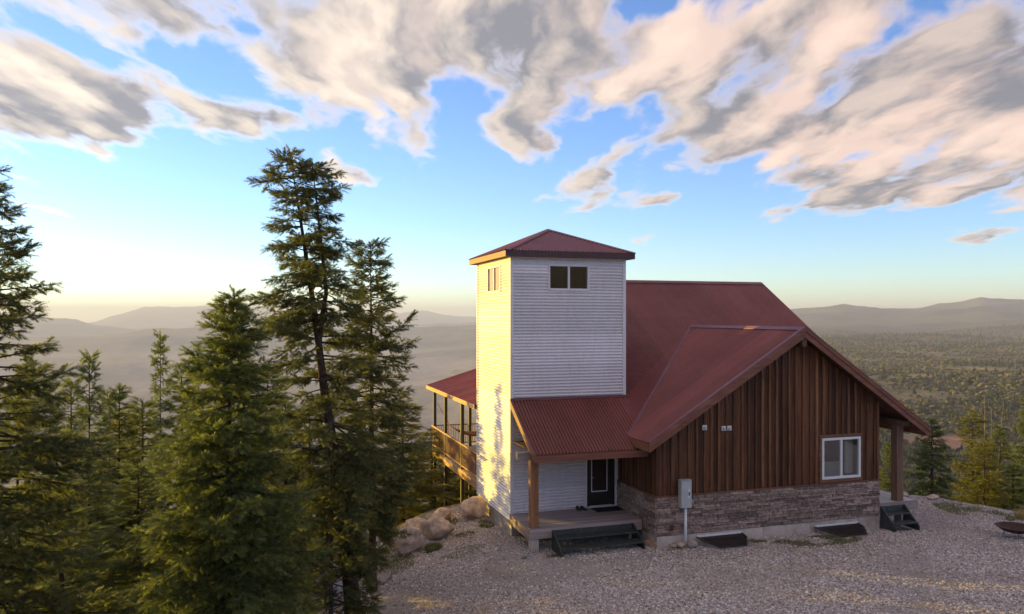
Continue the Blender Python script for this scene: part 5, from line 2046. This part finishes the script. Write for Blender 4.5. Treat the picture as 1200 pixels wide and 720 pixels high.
# grass
def grass(name, cx, cy, rx, ry, n, h, mat, seed, label):
    r = np.random.default_rng(seed)
    a = r.uniform(0, 6.28, n)
    q = np.sqrt(r.random(n))
    x = cx + rx * q * np.cos(a)
    y = cy + ry * q * np.sin(a)
    k = fbm(x * 1.7 + seed, y * 1.7, 3)
    ok = k + r.normal(0, 0.05, n) > 0.46
    x, y = x[ok], y[ok]
    z = yz(x, y)
    n = len(x)
    hh = h * r.uniform(0.5, 1.2, n)
    az_ = r.uniform(0, 6.28, n)
    wd = 0.008 + 0.004 * r.random(n)
    ln = r.normal(0, 0.5, (n, 2)) * hh[:, None]
    b = np.stack([x, y, z - 0.01], -1)
    sd = np.stack([np.cos(az_) * wd, np.sin(az_) * wd, 0 * wd], -1)
    tip = b + np.stack([ln[:, 0], ln[:, 1], hh], -1)
    V = np.stack([b - sd, b + sd, tip], 1).reshape(-1, 3)
    o = link_mesh(name, np_mesh(name, V, np.arange(len(V)).reshape(-1, 3), M[mat]))
    tag(o, label, None, None, 'stuff')


grass('grass_patch', 9.3, -4.15, 1.75, 0.75, 8000, 0.08, 'grass', 1, 'thin green grass growing through gravel between the two window wells')
grass('grass_patch', 7.6, -3.35, 0.35, 0.2, 700, 0.10, 'grass', 2, 'small weeds at the corner of the first window well')
grass('grass_clump', -2.85, 0.15, 0.42, 0.32, 2600, 0.20, 'grass', 3, 'bushy green grass clump beside the rounded tan boulder')
grass('grass_patch', -2.0, -0.6, 0.9, 0.7, 1800, 0.06, 'grass', 4, 'sparse grass in the gravel below the boulders')
grass('grass_patch', -4.3, -0.2, 0.9, 1.3, 3200, 0.12, 'grass', 5, 'grass at the yard edge behind the boulders')
grass('grass_clump', -0.45, 1.6, 0.28, 0.5, 1000, 0.18, 'grass', 6, 'grey green weeds by the tower foundation')
grass('grass_patch', 0.2, -2.6, 0.7, 0.22, 1100, 0.07, 'grass', 7, 'thin grass by the porch pier')
grass('grass_patch', 19.0, -1.5, 1.2, 1.6, 4200, 0.12, 'grass', 8, 'grass strip along the far rim')
grass('dry_grass', 20.2, -3.4, 0.5, 1.0, 2200, 0.40, 'drygrass', 9, 'tall dry grass at the rim beside the fire bowl')
grass('grass_patch', -3.4, 2.8, 2.2, 1.2, 5200, 0.16, 'grass', 10, 'grass on the bank behind the boulders')
grass('grass_patch', -1.4, 0.9, 0.35, 0.3, 500, 0.08, 'grass', 11, 'little green weed in gravel left of the tower')

# dead stems at the foot of the firs
for k, (px, d) in enumerate(((92, 15.5), (62, 15.0), (112, 16.2))):
    b = spot(px, d)
    r = np.random.default_rng(70 + k)
    mb = MB()
    for j in range(9):
        a = r.uniform(0, 6.28)
        top = np.array([math.cos(a) * r.uniform(0.1, 0.8), math.sin(a) * r.uniform(0.1, 0.8), r.uniform(1.2, 3.0)])
        mid = top * 0.5 + r.normal(0, 0.1, 3)
        mb.tube([(0, 0, 0), mid, top], [0.02, 0.013, 0.005], 4, False)
        for q in range(5):
            f = r.uniform(0.4, 1)
            p = top * f
            mb.tube([p, p + r.normal(0, 0.22, 3)], [0.006, 0.003], 3, False)
    o = mb.build('bare_shrub', M['deadwood'], None, loc=b)
    tag(o, ['bare grey shrub under the sapling with a pointed leader', 'bare twiggy shrub nearest the ragged tall fir', 'bare twiggy shrub nearest the bushy fir'][k], 'shrub', 'bare shrubs under the firs')

# ------------------------------------------------------------------ air
hz = MB().box(-30000, 30000, -30000, 30000, -450, 345).build('haze', None)
hm_ = bpy.data.materials.new('valley_haze')
hm_.use_nodes = True
ht = NT(hm_.node_tree)
ht.n.clear()
ho = ht.new('ShaderNodeOutputMaterial')
hv = ht.new('ShaderNodeVolumePrincipled')
hv.inputs['Color'].default_value = (0.62, 0.67, 1.0, 1)
hv.inputs['Density'].default_value = 9.0e-5
hv.inputs['Anisotropy'].default_value = 0.1
ht.l.new(hv.outputs[0], ho.inputs['Volume'])
hz.data.materials.append(hm_)
tag(hz, 'thin evening haze filling the valley', None, None, 'stuff')
